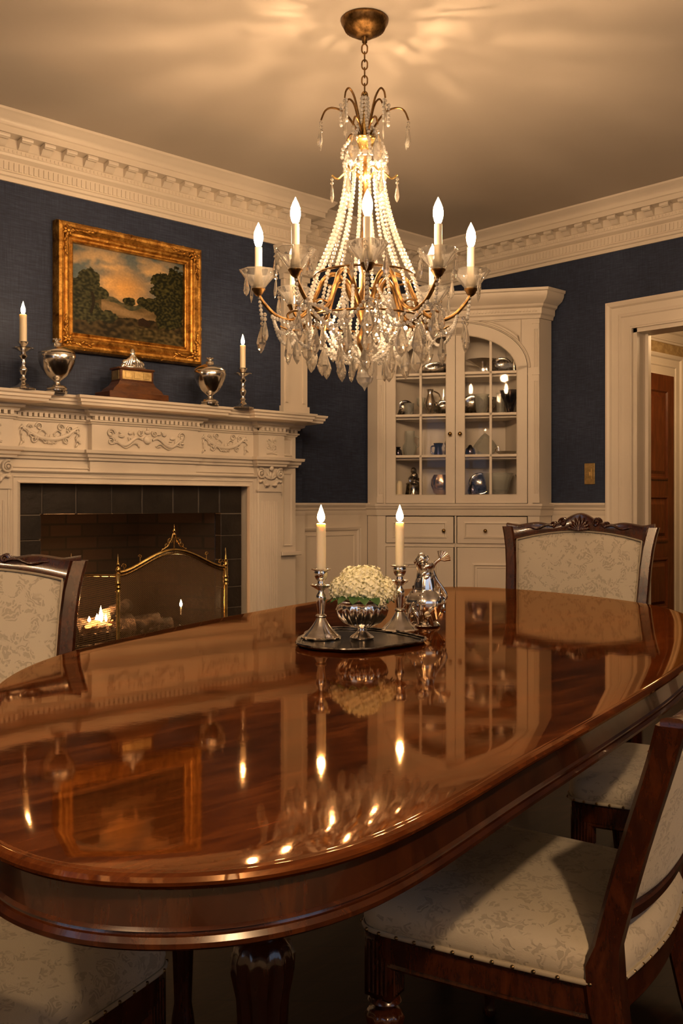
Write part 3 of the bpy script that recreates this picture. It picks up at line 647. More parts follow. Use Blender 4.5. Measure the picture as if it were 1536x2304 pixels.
# presentation casket (wood plinth with silver figure)
p = at_y(305, 880, 4.42); ck = thing('trophy_plinth', 'stepped wooden plinth with gilt plaque and silver crest on the mantel centre', 'trophy', (2.635, 4.42, MZ))
g = G(); g.box(-.175, .175, -.075, .075, 0, .034, .003); g.done('base_step', 'clockwood', ck, smooth=None)
g = G()
lv = [(.150, .064, .034), (.138, .058, .052), (.112, .048, .072), (.100, .045, .090), (.100, .045, .094)]
g.rings([[(-a, -b_, z), (a, -b_, z), (a, b_, z), (-a, b_, z)] for a, b_, z in lv]); g.done('sloping_shoulder', 'clockwood', ck, smooth=None)
g = G(); g.box(-.098, .098, -.045, .045, .094, .152, .002); g.box(-.106, .106, -.050, .050, .152, .163, .003); g.done('box', 'clockwood', ck, smooth=None)
g = G(); g.box(-.086, .086, -.048, -.044, .101, .146, .001)
for x in (-.052, 0, .052): g.box(x-.018, x+.018, -.0505, -.048, .108, .139, .001)
g.done('gilt_plaque', 'plate', ck, smooth=None)
g = G(); g.box(-.0995, -.096, -.034, .034, .101, .146); g.done('gilt_plaque', 'plate', ck, smooth=None)
g = G(); g.box(-.05, .05, -.03, .03, .163, .170, .002); R = random.Random(9)
for k in range(9):
    a = (k-4)/4; g.tube([(a*.052, 0, .168), (a*.040, -.01, .186+.012*(1-abs(a))), (a*.014, -.004, .196+.030*(1-abs(a)))], [.009, .008, .003], 7)
g.ball((0, 0, .215), .014, (1, .9, 1.4), 10, 8); g.ball((-.045, -.005, .182), .011); g.ball((.048, -.005, .180), .010); g.ball((0, -.012, .188), .015, (1, .8, 1.2))
o = g.done('silver_crest', 'silver', ck, smooth=60); o.scale = (1.15, 1.15, 1.5); o.location = (0, 0, -.0815)

# painting
pt = thing('framed_painting', 'landscape painting in a heavy ornate gilt frame above the mantel', 'painting', (2.73, YN, 1.84))
PW, PH, FW = .44, .66, .098
g = G(Mat((1,0,0), (0,0,1), (0,-1,0), (0, 0, 0)))
fp = [(0, .0), (0, .030), (.006, .034), (.014, .028), (.022, .030), (.030, .044), (.040, .048), (.050, .044), (.058, .050), (.068, .062), (.080, .066), (.092, .060), (.098, .046), (.098, 0)]
g.sweep([(-PW+FW, FW), (PW-FW, FW), (PW-FW, PH-FW), (-PW+FW, PH-FW)], fp, closed=True)
g.done('frame', 'gilt', pt, smooth=30)
def orn(g, cx, cz, sx, sz):
    R = random.Random(int((cx+cz)*50)+7)
    for k in range(7): leafb(g, (cx, -.066, cz), PI*2*k/7, .034, .009)
    for k in range(7):
        leafb(g, (cx-sx*(.02+.018*k), -.066, cz-.0+sz*.012), (0 if sx < 0 else PI)+R.uniform(-.7, .7), .03, .007); leafb(g, (cx+sx*.012, -.066, cz-sz*(.02+.014*k)), (-PI/2 if sz > 0 else PI/2)+R.uniform(-.7, .7), .028, .007)
    g.ball((cx, -.072, cz), .014, (1, .7, 1))
for sx in (-1, 1):
    for sz in (-1, 1):
        g = G(); orn(g, sx*(PW-.052), PH/2+sz*(PH/2-.052), sx, sz); g.done('corner_ornament', 'gilt', pt, smooth=60)
R = random.Random(21)
for z in (.012, PH-.012):
    g = G(); g.tube([(-PW+.11, -.050, z), (PW-.11, -.050, z)], .004, 6)
    for k in range(34): leafb(g, (-PW+.12+k*.0188, -.056, z), R.choice((0, PI))+R.uniform(-.5, .5), .022, .006)
    g.done('leaf_border', 'gilt', pt, smooth=60)
for x in (-PW+.012, PW-.012):
    g = G(); g.tube([(x, -.050, .11), (x, -.050, PH-.11)], .004, 6)
    for k in range(22): leafb(g, (x, -.056, .12+k*.0195), R.choice((PI/2, -PI/2))+R.uniform(-.5, .5), .022, .006)
    g.done('leaf_border', 'gilt', pt, smooth=60)
def paintcol(u, v):      # u 0..1 left-right, v 0..1 bottom-top: an invented country scene in dabs of colour
    n = lambda a, b_, s_: noise.noise(Vector((u*a+s_, v*b_+s_*1.7, s_*.3)))
    j = .5*noise.noise(Vector((u*60, v*55, 3)))
    def mixc(a, b_, f): f = max(0, min(1, f)); return tuple(a[i]*(1-f)+b_[i]*f for i in range(3))
    cl = n(5, 7, 1)+.5*n(11, 14, 2)+.3*n(25, 28, 4)
    sky = mixc((.13, .19, .23), (.58, .46, .29), .42+cl*1.2)
    glow = math.exp(-((u-.46)**2/.04+(v-.60)**2/.035)); sky = mixc(sky, (.75, .46, .15), glow*.75); sky = mixc(sky, (.09, .13, .17), max(0, v-.82)*2.2+max(0, .2-u)*1.2)
    c = sky
    hz = .42+.05*math.sin(u*7+1)+.05*n(9, 0, 7)
    if v < hz+.06+.05*n(12, 0, 9): c = mixc((.055, .070, .050), (.16, .15, .10), .3+n(30, 30, 5)*.8)
    if v < hz: c = mixc((.085, .075, .038), (.26, .20, .12), .32+n(8, 22, 6)*.9)
    road = abs(v-(.34-.30*(u-.38)))
    if v < hz and .25 < u < .75: c = mixc(c, (.33, .26, .17), math.exp(-(road/.055)**2)*.75)
    if v < .23+.09*n(7, 3, 8)+.06*abs(u-.5): c = mixc((.020, .018, .010), (.11, .09, .045), .3+n(26, 26, 11)*.9)
    if u > .54 and v < .17+.05*n(14, 0, 3): c = mixc((.03, .03, .015), (.14, .12, .06), .4+n(30, 30, 13))
    def tree(cx, cz, rx, rz, s_):
        q = ((u-cx)/rx)**2+((v-cz)/rz)**2+.55*noise.noise(Vector((u*16+s_, v*14, s_)))+.35*noise.noise(Vector((u*38, v*34, s_)))
        return q < 1
    for cx, cz, rx, rz, s_ in ((.10, .50, .16, .15, 1), (.15, .66, .085, .10, 2), (.23, .50, .09, .07, 3), (.02, .36, .12, .20, 9), (.10, .27, .16, .12, 14), (.30, .24, .09, .07, 15)):
        if tree(cx, cz, rx, rz, s_): c = mixc((.018, .024, .014), (.085, .095, .050), .35+n(40, 40, s_)*1.1)
    for cx, cz, rx, rz, s_ in ((.92, .62, .17, .32, 4), (.80, .68, .11, .16, 5), (.86, .40, .16, .22, 6), (.70, .46, .07, .08, 7), (.50, .45, .06, .05, 8), (.62, .47, .05, .06, 12)):
        if tree(cx, cz, rx, rz, s_): c = mixc((.012, .016, .008), (.080, .085, .032), .28+n(44, 44, s_)*1.2)
    if abs(u-.175-.01*math.sin(v*20)) < .012 and .25 < v < .5: c = (.02, .016, .01)
    hut = (abs(u-.635) < .055 and .185 < v < .285-abs(u-.62)*.6)
    if hut: c = (.030, .018, .012)
    vg = 1-.45*((u-.5)**2+(v-.5)**2)
    return tuple(max(.003, (x**1.12)*k_*(1+.35*j)*vg) for x, k_ in zip(c, (1.15, 1.0, .82)))
nx, nz = 260, 180; x0, x1, z0, z1 = -PW+FW, PW-FW, FW, PH-FW
vs = []; cols = []
for j in range(nz+1):
    for i in range(nx+1):
        u, v_ = i/nx, j/nz; vs.append((x0+(x1-x0)*u, -.012, z0+(z1-z0)*v_)); cols.append(paintcol(u, v_))
fs_ = [(j*(nx+1)+i, j*(nx+1)+i+1, (j+1)*(nx+1)+i+1, (j+1)*(nx+1)+i) for j in range(nz) for i in range(nx)]
me = bpy.data.meshes.new('canvas'); me.from_pydata(vs, [], fs_); at = me.color_attributes.new('paint', 'FLOAT_COLOR', 'POINT')
at.data.foreach_set('color', [c for k in cols for c in (*k, 1)])
m = M['canvas'] = mat('oil_paint', (.2, .2, .2), .5, 0, Specular_IOR_Level=0.15); t = NT(m); an = t.n('ShaderNodeAttribute', attribute_name='paint'); t.col(an.outputs['Color']); t.bump(t.noise(t.coord(), 130, 4, .6, .6), .35, .001)
me.materials.append(m); cv = bpy.data.objects.new('canvas', me); C.objects.link(cv); cv.parent = pt

# ------------------------------------------------------------------ corner cabinet
F1 = Vector((CABL[0], CABL[1], 0)); F2 = Vector((CABR[0], CABR[1], 0)); ex = (F2-F1).normalized(); ey = Vector((-ex.y, ex.x, 0)); LC = (F2-F1).length
cb = thing('corner_cabinet', 'built-in cream corner cabinet with arched glazed doors and drawers', 'cabinet', tuple(F1), math.atan2(ex.y, ex.x))
def cx_(px): return (px-845)/368*LC
ci, ch = cb.rotation_euler.z, 2.45
# carcass: sides, back, top, shelves  (local: x along the front, y into the corner)
def inroom(x, y):
    return F1+ex*x+ey*y
def loc_of(X, Y):
    d = Vector((X, Y, 0))-F1; return (d.dot(ex), d.dot(ey))
wl = loc_of(CABL[0]-0, YR-.016); wr = loc_of(XR-.016, CABR[1])
g = G()
g.rings([[(0, 0, z), (wl[0], wl[1], z), (wl[0]+.02, wl[1], z), (.045, .02, z)] for z in (0, 2.36)]); g.rings([[(LC, 0, z), (LC-.045, .02, z), (wr[0]-.02, wr[1], z), (wr[0], wr[1], z)] for z in (0, 2.36)])
def trap(g, z0_, z1_, y0=.03): g.rings([[(.06, y0, z), (LC-.06, y0, z), (LC-.25, .32, z), (.25, .32, z)] for z in (z0_, z1_)])
trap(g, .1, .12); trap(g, 2.32, 2.34)
g.box(.20, LC-.20, .32, .335, 0, 2.34)
g.rings([[(.045, .03, z), (.06, .03, z), (.25, .335, z), (.235, .335, z)] for z in (0, 2.34)]); g.rings([[(LC-.06, .03, z), (LC-.045, .03, z), (LC-.235, .335, z), (LC-.25, .335, z)] for z in (0, 2.34)])
g.done('carcass', 'paint', cb, smooth=None)
SZ = [1.115, 1.37, 1.645, 1.92]
for z in SZ:
    g = G(); trap(g, z-.018, z, .035); g.done('shelf', 'paint', cb, smooth=None)
XC = cx_(1026)
# face frame: arch spandrels
a_out, a_in = .475, .425
def arch_pts(rx, rz, zs, n=24): return [(XC+rx*math.cos(PI*k/n), zs+rz*math.sin(PI*k/n)) for k in range(n+1)]
ZS = 1.93
g = G()
top = 2.30; A = arch_pts(a_out, .315, ZS+.02, 32)
for (xa, za), (xb, zb) in zip(A, A[1:]): g.rings([[(xa, 0, za), (xb, 0, zb), (xb, 0, top), (xa, 0, top)], [(xa, .03, za), (xb, .03, zb), (xb, .03, top), (xa, .03, top)]])
g.box(0, XC-a_out, 0, .03, .1, top); g.box(XC+a_out, LC, 0, .03, .1, top)
g.box(0, LC, 0, .03, 2.29, 2.36); g.box(XC-a_out, XC+a_out, 0, .03, .99, 1.055); g.box(XC-a_out, XC+a_out, 0, .03, 0.0, .14); g.box(XC-a_out, XC+a_out, 0, .03, .765, .79)
g.box(XC-.006, XC+.006, 0, .03, .14, 1.0)
g.done('face_frame', 'paint', cb, smooth=None)
for s in (-1, 1):  # spandrel mouldings
    g = G(Mat((1,0,0), (0,0,1), (0,-1,0), (0, 0, 0)))
    P = [(XC+s*.43, 2.265), (XC+s*.43, 2.10)]+[(XC+s*(a_out+.03)*math.cos(t_), ZS+.04+.33*math.sin(t_)) for t_ in [.62+k*.09 for k in range(7)]]+[(XC+s*.16, 2.265)]
    g.m = Matrix(); g.tube([(x, -.003, z) for x, z in P], .006, 6, closed=True); g.done('spandrel_moulding', 'paint', cb, smooth=40)
g = G(); g.tube([(x, -.004, z) for x, z in arch_pts(a_out+.012, .327, ZS+.02, 40)], .008, 6); g.done('arch_moulding', 'paint', cb, smooth=40)
# small fluted pilasters
for s, x in ((-1, .022), (1, LC-.022)):
    g = G(); g.box(x-.020, x+.020, -.012, 0, 1.06, 2.26)
    for k in (-1, 0, 1):
        g.tube([(x+k*.010, -.012, 1.12), (x+k*.010, -.012, 1.86)], .003, 6); g.tube([(x+k*.010, -.012, 1.95), (x+k*.010, -.012, 2.20)], .003, 6)
    g.box(x-.023, x+.023, -.018, 0, 1.90, 1.925); g.box(x-.023, x+.023, -.016, 0, 1.06, 1.10); g.box(x-.023, x+.023, -.016, 0, 2.235, 2.26); g.done('pilaster', 'paint', cb, smooth=40)
# cornice with dentils, countertop moulding, base
pth = [(wl[0], wl[1]), (0, 0), (LC, 0), (wr[0], wr[1])]
g = G(); g.sweep(pth, [(-.01, 2.27), (.014, 2.27), (.018, 2.29), (.028, 2.30), (.030, 2.335), (.045, 2.345), (.050, 2.36), (.085, 2.385), (.098, 2.41), (.100, 2.43), (.110, 2.435), (.112, 2.452), (-.01, 2.452)])
n = 52
for i in range(n): x = .01+(LC-.02)*(i+.5)/n; g.box(x-.006, x+.006, -.038, -.025, 2.312, 2.328)
g.done('cornice', 'paint', cb, smooth=30)
g = G(); g.sweep(pth, [(-.01, .975), (.008, .975), (.012, .99), (.014, 1.015), (.024, 1.022), (.028, 1.035), (.034, 1.040), (.034, 1.055), (-.01, 1.055)]); g.done('counter_moulding', 'paint', cb, smooth=30)
g = G(); g.sweep(pth, [(-.01, 0), (.02, 0), (.02, .11), (.008, .13), (-.01, .13)]); g.done('plinth', 'paint', cb, smooth=None)
# glazed doors
for s in (-1, 1):
    xo = XC+s*(a_out-.004); xi = XC+s*.002; glo, gin = XC+s*.405, XC+s*.062     # glass limits
    lo, hi = min(glo, gin), max(glo, gin); zb, z0g = 1.058, 1.115
    d = G()
    d.box(min(xi, gin), max(xi, gin), -.012, .012, zb, ZS+.30); d.box(min(xo, glo), max(xo, glo), -.012, .012, zb, ZS+.03); d.box(lo, hi, -.012, .012, zb, z0g)
    n = 22; ti = [k/n for k in range(n+1)]
    def outer(f): a = PI/2*f; return (XC+s*(a_out-.004)*math.cos(a), ZS+.02+.310*math.sin(a))
    def inner(f): a = PI/2*f; return (XC+s*.405*math.cos(a), ZS+.25*math.sin(a))
    for f0, f1 in zip(ti, ti[1:]):
        q = [inner(f0), inner(f1), outer(f1), outer(f0)]
        d.rings([[(x, -.012, z) for x, z in q], [(x, .012, z) for x, z in q]])
    dd = d.done('glazed_door', 'paint', cb, smooth=None)
    g = G(); xm = (lo+hi)/2
    for z in (1.375, 1.650, 1.925): g.box(lo, hi, -.010, .008, z-.008, z+.008)
    zt = ZS+.25*math.sqrt(max(0, 1-((xm-XC)/.405)**2)); g.box(xm-.008, xm+.008, -.010, .008, z0g, zt+.004)
    g.tube([(inner(f)[0], -.012, inner(f)[1]) for f in ti], .004, 5)
    g.tube([(glo, -.012, z0g), (gin, -.012, z0g), (gin, -.012, ZS)], .003, 5); g.tube([(glo, -.012, z0g), (glo, -.012, ZS)], .003, 5)
    g.done('muntins', 'paint', dd, smooth=None)
    g = G(); P = [(glo, z0g), (gin, z0g)]+[inner(f) for f in ti[::-1] if abs(inner(f)[0]-XC) > .062]
    g.rings([[(x, 0.0, z) for x, z in P], [(x, .003, z) for x, z in P]]); g.done('glass_pane', 'pane', dd, smooth=None)
    g = G(); xk = XC+s*.033; g.tube([(xk, -.012, 1.52), (xk, -.028, 1.52)], .005, 8); g.ball((xk, -.034, 1.52), .014, (1, .8, 1), 14, 10); g.done('knob', 'knob', dd)
    # drawer and lower door
    x0, x1 = (XC-.47, XC-.012) if s < 0 else (XC+.012, XC+.47)
    dr = G().box(x0, x1, -.014, .01, .79, .968, .003).done('drawer', 'paint', cb, smooth=None)
    g = G(); panel(g, Mat((1,0,0), (0,0,1), (0,-1,0), (0, -.014, 0)), x0+.045, x1-.045, .825, .935, [(0,0),(0,.006),(.010,.008),(.016,0)]); g.done('drawer_moulding', 'paint', dr, smooth=None)
    g = G(); xk = XC-.075 if s < 0 else XC+.20; g.tube([(xk, -.014, .875), (xk, -.028, .875)], .005, 8); g.ball((xk, -.034, .875), .013, (1, .8, 1), 14, 10); g.done('knob', 'knob', dr)
    do = G().box(x0, x1, -.014, .01, .145, .762, .003).done('cupboard_door', 'paint', cb, smooth=None)
    g = G(); mz = Mat((1,0,0), (0,0,1), (0,-1,0), (0, -.014, 0)); panel(g, mz, x0+.10, x1-.10, .24, .66, [(0,0),(0,.008),(.012,.010),(.020,0)]); panel(g, mz, x0+.125, x1-.125, .265, .635, [(0,0),(0,.004),(.006,.004),(.01,0)])
    g.done('door_moulding', 'paint', do, smooth=None)

# silver and glass on the cabinet shelves
def in_cab(px, shelf, y=.14):
    w = cx_(px)+y*.03; p = F1+ex*w+ey*y; return (p.x, p.y, SZ[shelf]+.001)
RZ = cb.rotation_euler.z
def cab_vessel(name, label, cat, px, shelf, prof, m, y=.14, sy=1, fl=None, extra=None, rz=0, k=1.32):
    t_ = thing(name, label, cat, in_cab(px, shelf, y), RZ+rz, None, k)
    g = G(); g.lathe(prof, 28, fl=fl, sy=sy); g.done('body', m, t_, smooth=50)
    if extra: extra(t_, m)
    return t_
def hollow(out, th=.003):
    inn = [(max(.0005, r-th), z) for r, z in out[::-1] if z > out[0][1]+th*1.5]; return out+inn+[(0, out[0][1]+th*2)]
def handle(pts, r=.004, nm='handle'):
    def f(t_, m): g = G(); g.tube(catmull(pts, 6, False), r, 6); g.done(nm, m, t_)
    return f
def platter(label, px, shelf, rad, tilt, y=.24, m='silver', sz=1.0, cat='platter'):
    t_ = thing('platter', label, cat, in_cab(px, shelf, y), RZ, None, 1.2)
    g = G(Matrix.Translation((0, 0, rad*sz)) @ Matrix.Rotation(PI/2-tilt, 4, 'X') @ Matrix.Diagonal((1, sz, 1, 1))); g.lathe([(0, 0), (rad*.6, .002), (rad*.7, .008), (rad, .012), (rad*.98, .016), (rad*.68, .012), (rad*.58, .006), (0, .005)], 40, fl=(10, .02, .011, .02)); g.done('dish', m, t_, smooth=50)
    g = G(Matrix.Translation((0, 0, rad*sz)) @ Matrix.Rotation(PI/2-tilt, 4, 'X') @ Matrix.Diagonal((1, sz, 1, 1))); g.tube([(rad*math.cos(a), rad*math.sin(a), .014) for a in [k*PI/20 for k in range(40)]], .0035, 6, closed=True); g.done('rim', m, t_)
# top shelf (arch)
platter('oval silver platter leaning in the left half of the arch shelf', 968, 3, .085, .25, .22, 'silverdark', .55)
cab_vessel('footed_dish', 'wide footed silver dish on the top shelf behind the right door', 'dish', 1082, 3, hollow([(.028, 0), (.028, .004), (.008, .014), (.007, .040), (.030, .052), (.085, .082)]), 'silver', .14, fl=(8, .05, .05, .09))
platter('small round silver plate leaning on the top shelf at right', 1122, 3, .060, .2, .225, 'silverdark', .9)
cab_vessel('bud_vase', 'slim silver bud vase on the top shelf beside the arch end', 'vase', 1155, 3, [(.016, 0), (.010, .008), (.012, .030), (.016, .050), (.008, .068), (.014, .092), (0, .090)], 'silver', .10)
# third shelf
platter('dark silver plate edge at the left end of the second shelf from the top', 900, 2, .050, .25, .15, 'silverdark')
cab_vessel('glass_tumbler', 'plain glass tumbler on the second shelf from the top', 'glass', 911, 2, hollow([(.022, 0), (.028, .075)]), 'vglass', .12)
cab_vessel('wine_glass', 'stemmed glass behind the tumbler on the second shelf from the top', 'glass', 938, 2, hollow([(.022, 0), (.022, .003), (.004, .01), (.004, .045), (.024, .070), (.026, .105)]), 'vglass', .16)
cab_vessel('silver_ewer', 'tall bright silver ewer on the second shelf from the top', 'ewer', 961, 2, hollow([(.024, 0), (.012, .01), (.012, .02), (.030, .050), (.033, .075), (.018, .110), (.014, .125), (.020, .145)]), 'silver', .12, extra=handle([(.02, 0, .135), (.045, 0, .12), (.050, 0, .09), (.030, 0, .06)]))
platter('ornate silver bowl lying on its side near the left door edge', 992, 2, .060, .35, .15, 'silverdark', .8, 'bowl')
platter('scalloped silver plate leaning behind the right door, second shelf down', 1057, 2, .065, .3, .17, 'silverdark', .95)
cab_vessel('glass_vase', 'tapering clear glass vase with gilt gleam in the right door', 'vase', 1080, 2, hollow([(.018, 0), (.030, .030), (.036, .075), (.034, .100), (.040, .112)]), 'vglass', .12, fl=(10, .03, .01, .12))
cab_vessel('silver_goblet', 'silver goblet beside the clear vase, second shelf down', 'goblet', 1100, 2, hollow([(.024, 0), (.022, .004), (.006, .014), (.006, .040), (.024, .058), (.028, .100)]), 'silver', .17)
cab_vessel('glass_cylinder', 'straight glass cylinder next to the muntin of the right door', 'glass', 1122, 2, hollow([(.020, 0), (.020, .120)]), 'vglass', .15)
cab_vessel('cut_glass_urn', 'large fluted cut-glass urn with crown rim, second shelf down', 'urn', 1146, 2, hollow([(.030, 0), (.030, .006), (.016, .014), (.022, .040), (.036, .080), (.050, .110), (.058, .140)]), 'iris', .095, fl=(9, .10, .06, .16), k=1.2)
# second shelf
cab_vessel('dark_jar', 'little iridescent jar at the left end of the third shelf down', 'jar', 889, 1, [(.018, 0), (.026, .02), (.022, .045), (.012, .055), (.016, .066), (0, .066)], 'iris', .07, k=1.1)
cab_vessel('glass_pitcher', 'pale glass pitcher with silver collar on the third shelf down', 'pitcher', 913, 1, hollow([(.022, 0), (.024, .006), (.036, .040), (.036, .062), (.024, .085), (.026, .140)]), 'vglass', .12, fl=(10, .04, .02, .07), extra=handle([(.024, 0, .115), (.05, 0, .10), (.048, 0, .065), (.034, 0, .05)]))
cab_vessel('dark_mug', 'small dark iridescent mug on the third shelf down', 'mug', 980, 1, hollow([(.018, 0), (.022, .02), (.018, .05), (.026, .074)]), 'iris', .12, extra=handle([(-.02, 0, .06), (-.036, 0, .055), (-.034, 0, .025), (-.02, 0, .02)]))
cab_vessel('salt_shaker', 'tiny silver shaker next to the dark mug', 'shaker', 999, 1, [(.014, 0), (.012, .03), (.014, .05), (.010, .06), (.014, .074), (.008, .088), (0, .090)], 'silver', .14)
cab_vessel('dark_pot', 'squat dark silver pot at the left side of the right door', 'pot', 1056, 1, [(.022, 0), (.034, .02), (.030, .05), (.016, .062), (.010, .074), (0, .078)], 'iris', .075, k=1.05)
cab_vessel('covered_bowl', 'glass bowl with pointed lid on the third shelf down', 'bowl', 1087, 1, [(.028, 0), (.030, .006), (.054, .030), (.060, .050), (.062, .054), (.046, .078), (.020, .110), (.004, .122), (.0, .124)], 'vglass', .15, fl=(8, .04, .01, .05))
cab_vessel('silver_sauce_boat', 'low silver dish with gadrooned edge on the third shelf down', 'dish', 1137, 1, hollow([(.034, 0), (.030, .008), (.050, .020), (.070, .034)]), 'silver', .10, fl=(16, .05, .02, .05), k=1.0, extra=handle([(-.06, 0, .03), (-.075, 0, .05), (-.055, 0, .066), (-.05, 0, .04)]))
# bottom shelf
cab_vessel('ivory_canister', 'pale canister half hidden at the bottom shelf left end', 'canister', 891, 0, [(.020, 0), (.022, .01), (.022, .07), (.012, .085), (0, .088)], 'wax', .08, k=1.1)
def fig(t_, m):
    g = G(); g.ball((0, 0, .125), .016, (1, .9, 1.2)); g.ball((.004, 0, .095), .020, (1, .8, 1.3)); g.tube([(-.006, 0, .10), (-.022, 0, .085), (-.016, 0, .065)], .007, 6); g.tube([(.012, 0, .085), (.034, 0, .078), (.040, 0, .060)], .009, 6); g.done('figure', m, t_)
cab_vessel('silver_casket', 'dark silver box topped by a seated figure, bottom shelf left', 'box', 921, 0, [(.044, 0), (.040, .010), (.034, .050), (.038, .060), (.020, .070), (0, .072)], 'silverdark', .13, sy=.7, fl=(4, .06, 0, .06), extra=fig)
cab_vessel('rose_dish', 'upright rose-gold bowl gleaming behind the left door, bottom shelf', 'bowl', 985, 0, [(.020, 0), (.036, .012), (.050, .050), (.048, .080), (.034, .104), (.030, .100), (.042, .078), (.044, .050), (.030, .018), (0, .012)], 'rosegl', .12, sy=.6)
cab_vessel('dark_decanter', 'small dark round decanter on the bottom shelf, right door', 'decanter', 1061, 0, [(.020, 0), (.026, .02), (.020, .042), (.008, .055), (.010, .066), (0, .068)], 'iris', .09)
platter('silver plate leaning behind the big bowl on the bottom shelf', 1072, 0, .062, .25, .24, 'silverdark')
cab_vessel('porcelain_bowl', 'large fluted pale glass bowl in the middle of the bottom shelf', 'bowl', 1116, 0, hollow([(.058, 0), (.066, .03), (.074, .08), (.094, .130)], .004), 'vglass', .13, fl=(14, .03, .02, .2), k=1.12)
cab_vessel('silver_bell', 'slender silver vase at the right end of the bottom shelf', 'vase', 1167, 0, hollow([(.026, 0), (.018, .012), (.012, .05), (.016, .09), (.024, .120)]), 'silver', .055, k=1.1)

# light switch
sw = at_x(1327, 1066, XR); s_ = thing('light_switch', 'brass switch plate on the blue wall left of the doorway', 'light switch', (XR, sw.y, sw.z-.068))
g = G(); g.box(-.008, 0, -.038, .038, 0, .136, .002); g.done('plate', 'plate', s_, smooth=None)
g = G(); g.box(-.011, -.007, -.016, .016, .034, .102, .001); g.box(-.016, -.010, -.006, .006, .056, .080, .001); g.done('rocker', 'plate', s_, smooth=None)

# ------------------------------------------------------------------ dining table
dt = thing('dining_table', 'large oval polished mahogany dining table in the foreground', 'table', (1.52, 1.42, 0))
TO = [(.350, .88), (.336, .795), (.358, .70), (.425, .628), (.50, .592), (.60, .582), (.74, .612), (.90, .655), (1.10, .702), (1.33, .760), (1.60, .832), (1.86, .925), (2.10, 1.035), (2.32, 1.165), (2.50, 1.315), (2.63, 1.52), (2.70, 1.78), (2.715, 2.02), (2.68, 2.18), (2.58, 2.27), (2.42, 2.295), (2.20, 2.262), (1.96, 2.20), (1.72, 2.125), (1.46, 2.035), (1.20, 1.925), (.96, 1.81), (.76, 1.665), (.605, 1.46), (.505, 1.22), (.412, 1.04)]
O = [Vector((p[0]-1.52, p[1]-1.42)) for p in TO]
out = [Vector((p.x, p.y)) for p in catmull([(a.x, a.y, 0) for a in O], 16)]
for _ in range(104): out = [(out[i-1]+out[i]*2+out[(i+1) % len(out)])/4 for i in range(len(out))]
def ring(off, z):
    off -= .013
    n = len(out); R_ = []
    for i in range(n):
        d = (out[(i+1) % n]-out[i-1]).normalized(); R_.append((out[i].x+d.y*off, out[i].y-d.x*off, z))
    return R_
TZ = .76
g = G(); g.rings([ring(o_, z) for o_, z in ((-.05, TZ-.014), (-.004, TZ-.014), (.004, TZ-.0125), (.008, TZ-.009), (.0085, TZ-.006), (.006, TZ-.0025), (.002, TZ-.0007), (0, TZ-.0008), (-.0015, TZ-.0002), (-.004, TZ), (-.05, TZ))]); g.done('tabletop', 'table', dt, smooth=25)
g = G(); g.rings([ring(o_, z) for o_, z in ((-.03, TZ-.063), (.000, TZ-.063), (.004, TZ-.060), (.004, TZ-.056), (.001, TZ-.052), (-.002, TZ-.0515), (-.003, TZ-.049), (-.001, TZ-.0485), (-.004, TZ-.046), (-.006, TZ-.017), (-.003, TZ-.016), (-.003, TZ-.014), (-.03, TZ-.014))], cap0=False, cap1=False)
# inner face of the apron
g.rings([ring(-.03, TZ-.014), ring(-.03, TZ-.063)], cap0=False, cap1=False); g.done('apron', 'apron', dt, smooth=30)
legp = [(.020, 0), (.024, .01), (.022, .03), (.016, .06), (.018, .12), (.026, .38), (.030, .46), (.036, .49), (.037, .51), (.034, .525), (.022, .535), (.030, .545), (.032, .552), (.024, .56), (.020, .565), (.028, .575), (.030, .59), (.030, .60), (.034, .60), (.034, .70)]
for wx, wy in (at_z(585, 2190, .5).xy[:] if False else (.72, .91), (1.08, 1.62), (1.72, 1.50), (2.38, 1.95)):
    g = G(); g.lathe(legp, 48, (wx-1.52, wy-1.42, .001), fl=(12, .07, .06, .52)); g.done('leg', 'apron', dt, smooth=60)

# ------------------------------------------------------------------ things on the table
def tz(px, py): p = at_z(px, py, TZ); return (p.x, p.y, TZ+.0006)
trx = at_z(806, 1443, TZ)
g = G(Matrix.Rotation(YAW, 4, 'Z'))
n = 72; R = random.Random(2)
def trad(a):
    r = 1+.05*math.cos(3*a+.5)+.035*math.cos(5*a+1)+.012*math.cos(14*a); return r
def tr(sc, z): return [(.133*sc*trad(a)*math.cos(a), .168*sc*trad(a)*math.sin(a)*(1-.25*math.cos(a)*.6), z) for a in [2*PI*k/n for k in range(n)]]
t_ = thing('serving_tray', 'dark wavy-edged silver tray under the centrepiece on the table', 'tray', (trx.x, trx.y, TZ+.0005), 0)
g.rings([tr(.90, 0), tr(.97, .001), tr(1.0, .006), tr(.985, .0075), tr(.95, .004), tr(.90, .0025)]); g.done('plate', 'tray', t_, smooth=50)
g = G(Matrix.Rotation(YAW, 4, 'Z')); g.tube([Vector(p) for p in tr(.99, .0075)], .0028, 6, closed=True)
g.tube([Vector(p) for p in tr(.93, .0042)], .0016, 6, closed=True); g.done('rim', 'silverdark', t_)
TT = .0036
b1 = [(.041, 0), (.042, .003), (.038, .005), (.036, .008), (.030, .014), (.024, .020), (.018, .028), (.012, .038), (.009, .044)]
s1 = [(.009, .043), (.012, .047), (.011, .050), (.007, .052), (.0075, .056), (.010, .076), (.0115, .086), (.010, .092), (.006, .098), (.006, .103)]
c1 = [(.006, .102), (.012, .106), (.022, .112), (.0245, .114), (.022, .1155), (.008, .117), (.007, .122), (.011, .126), (.0145, .133), (.0150, .140), (.0135, .144), (.020, .146), (.0215, .1475), (.020, .149), (.012, .149), (.011, .142), (0, .142)]
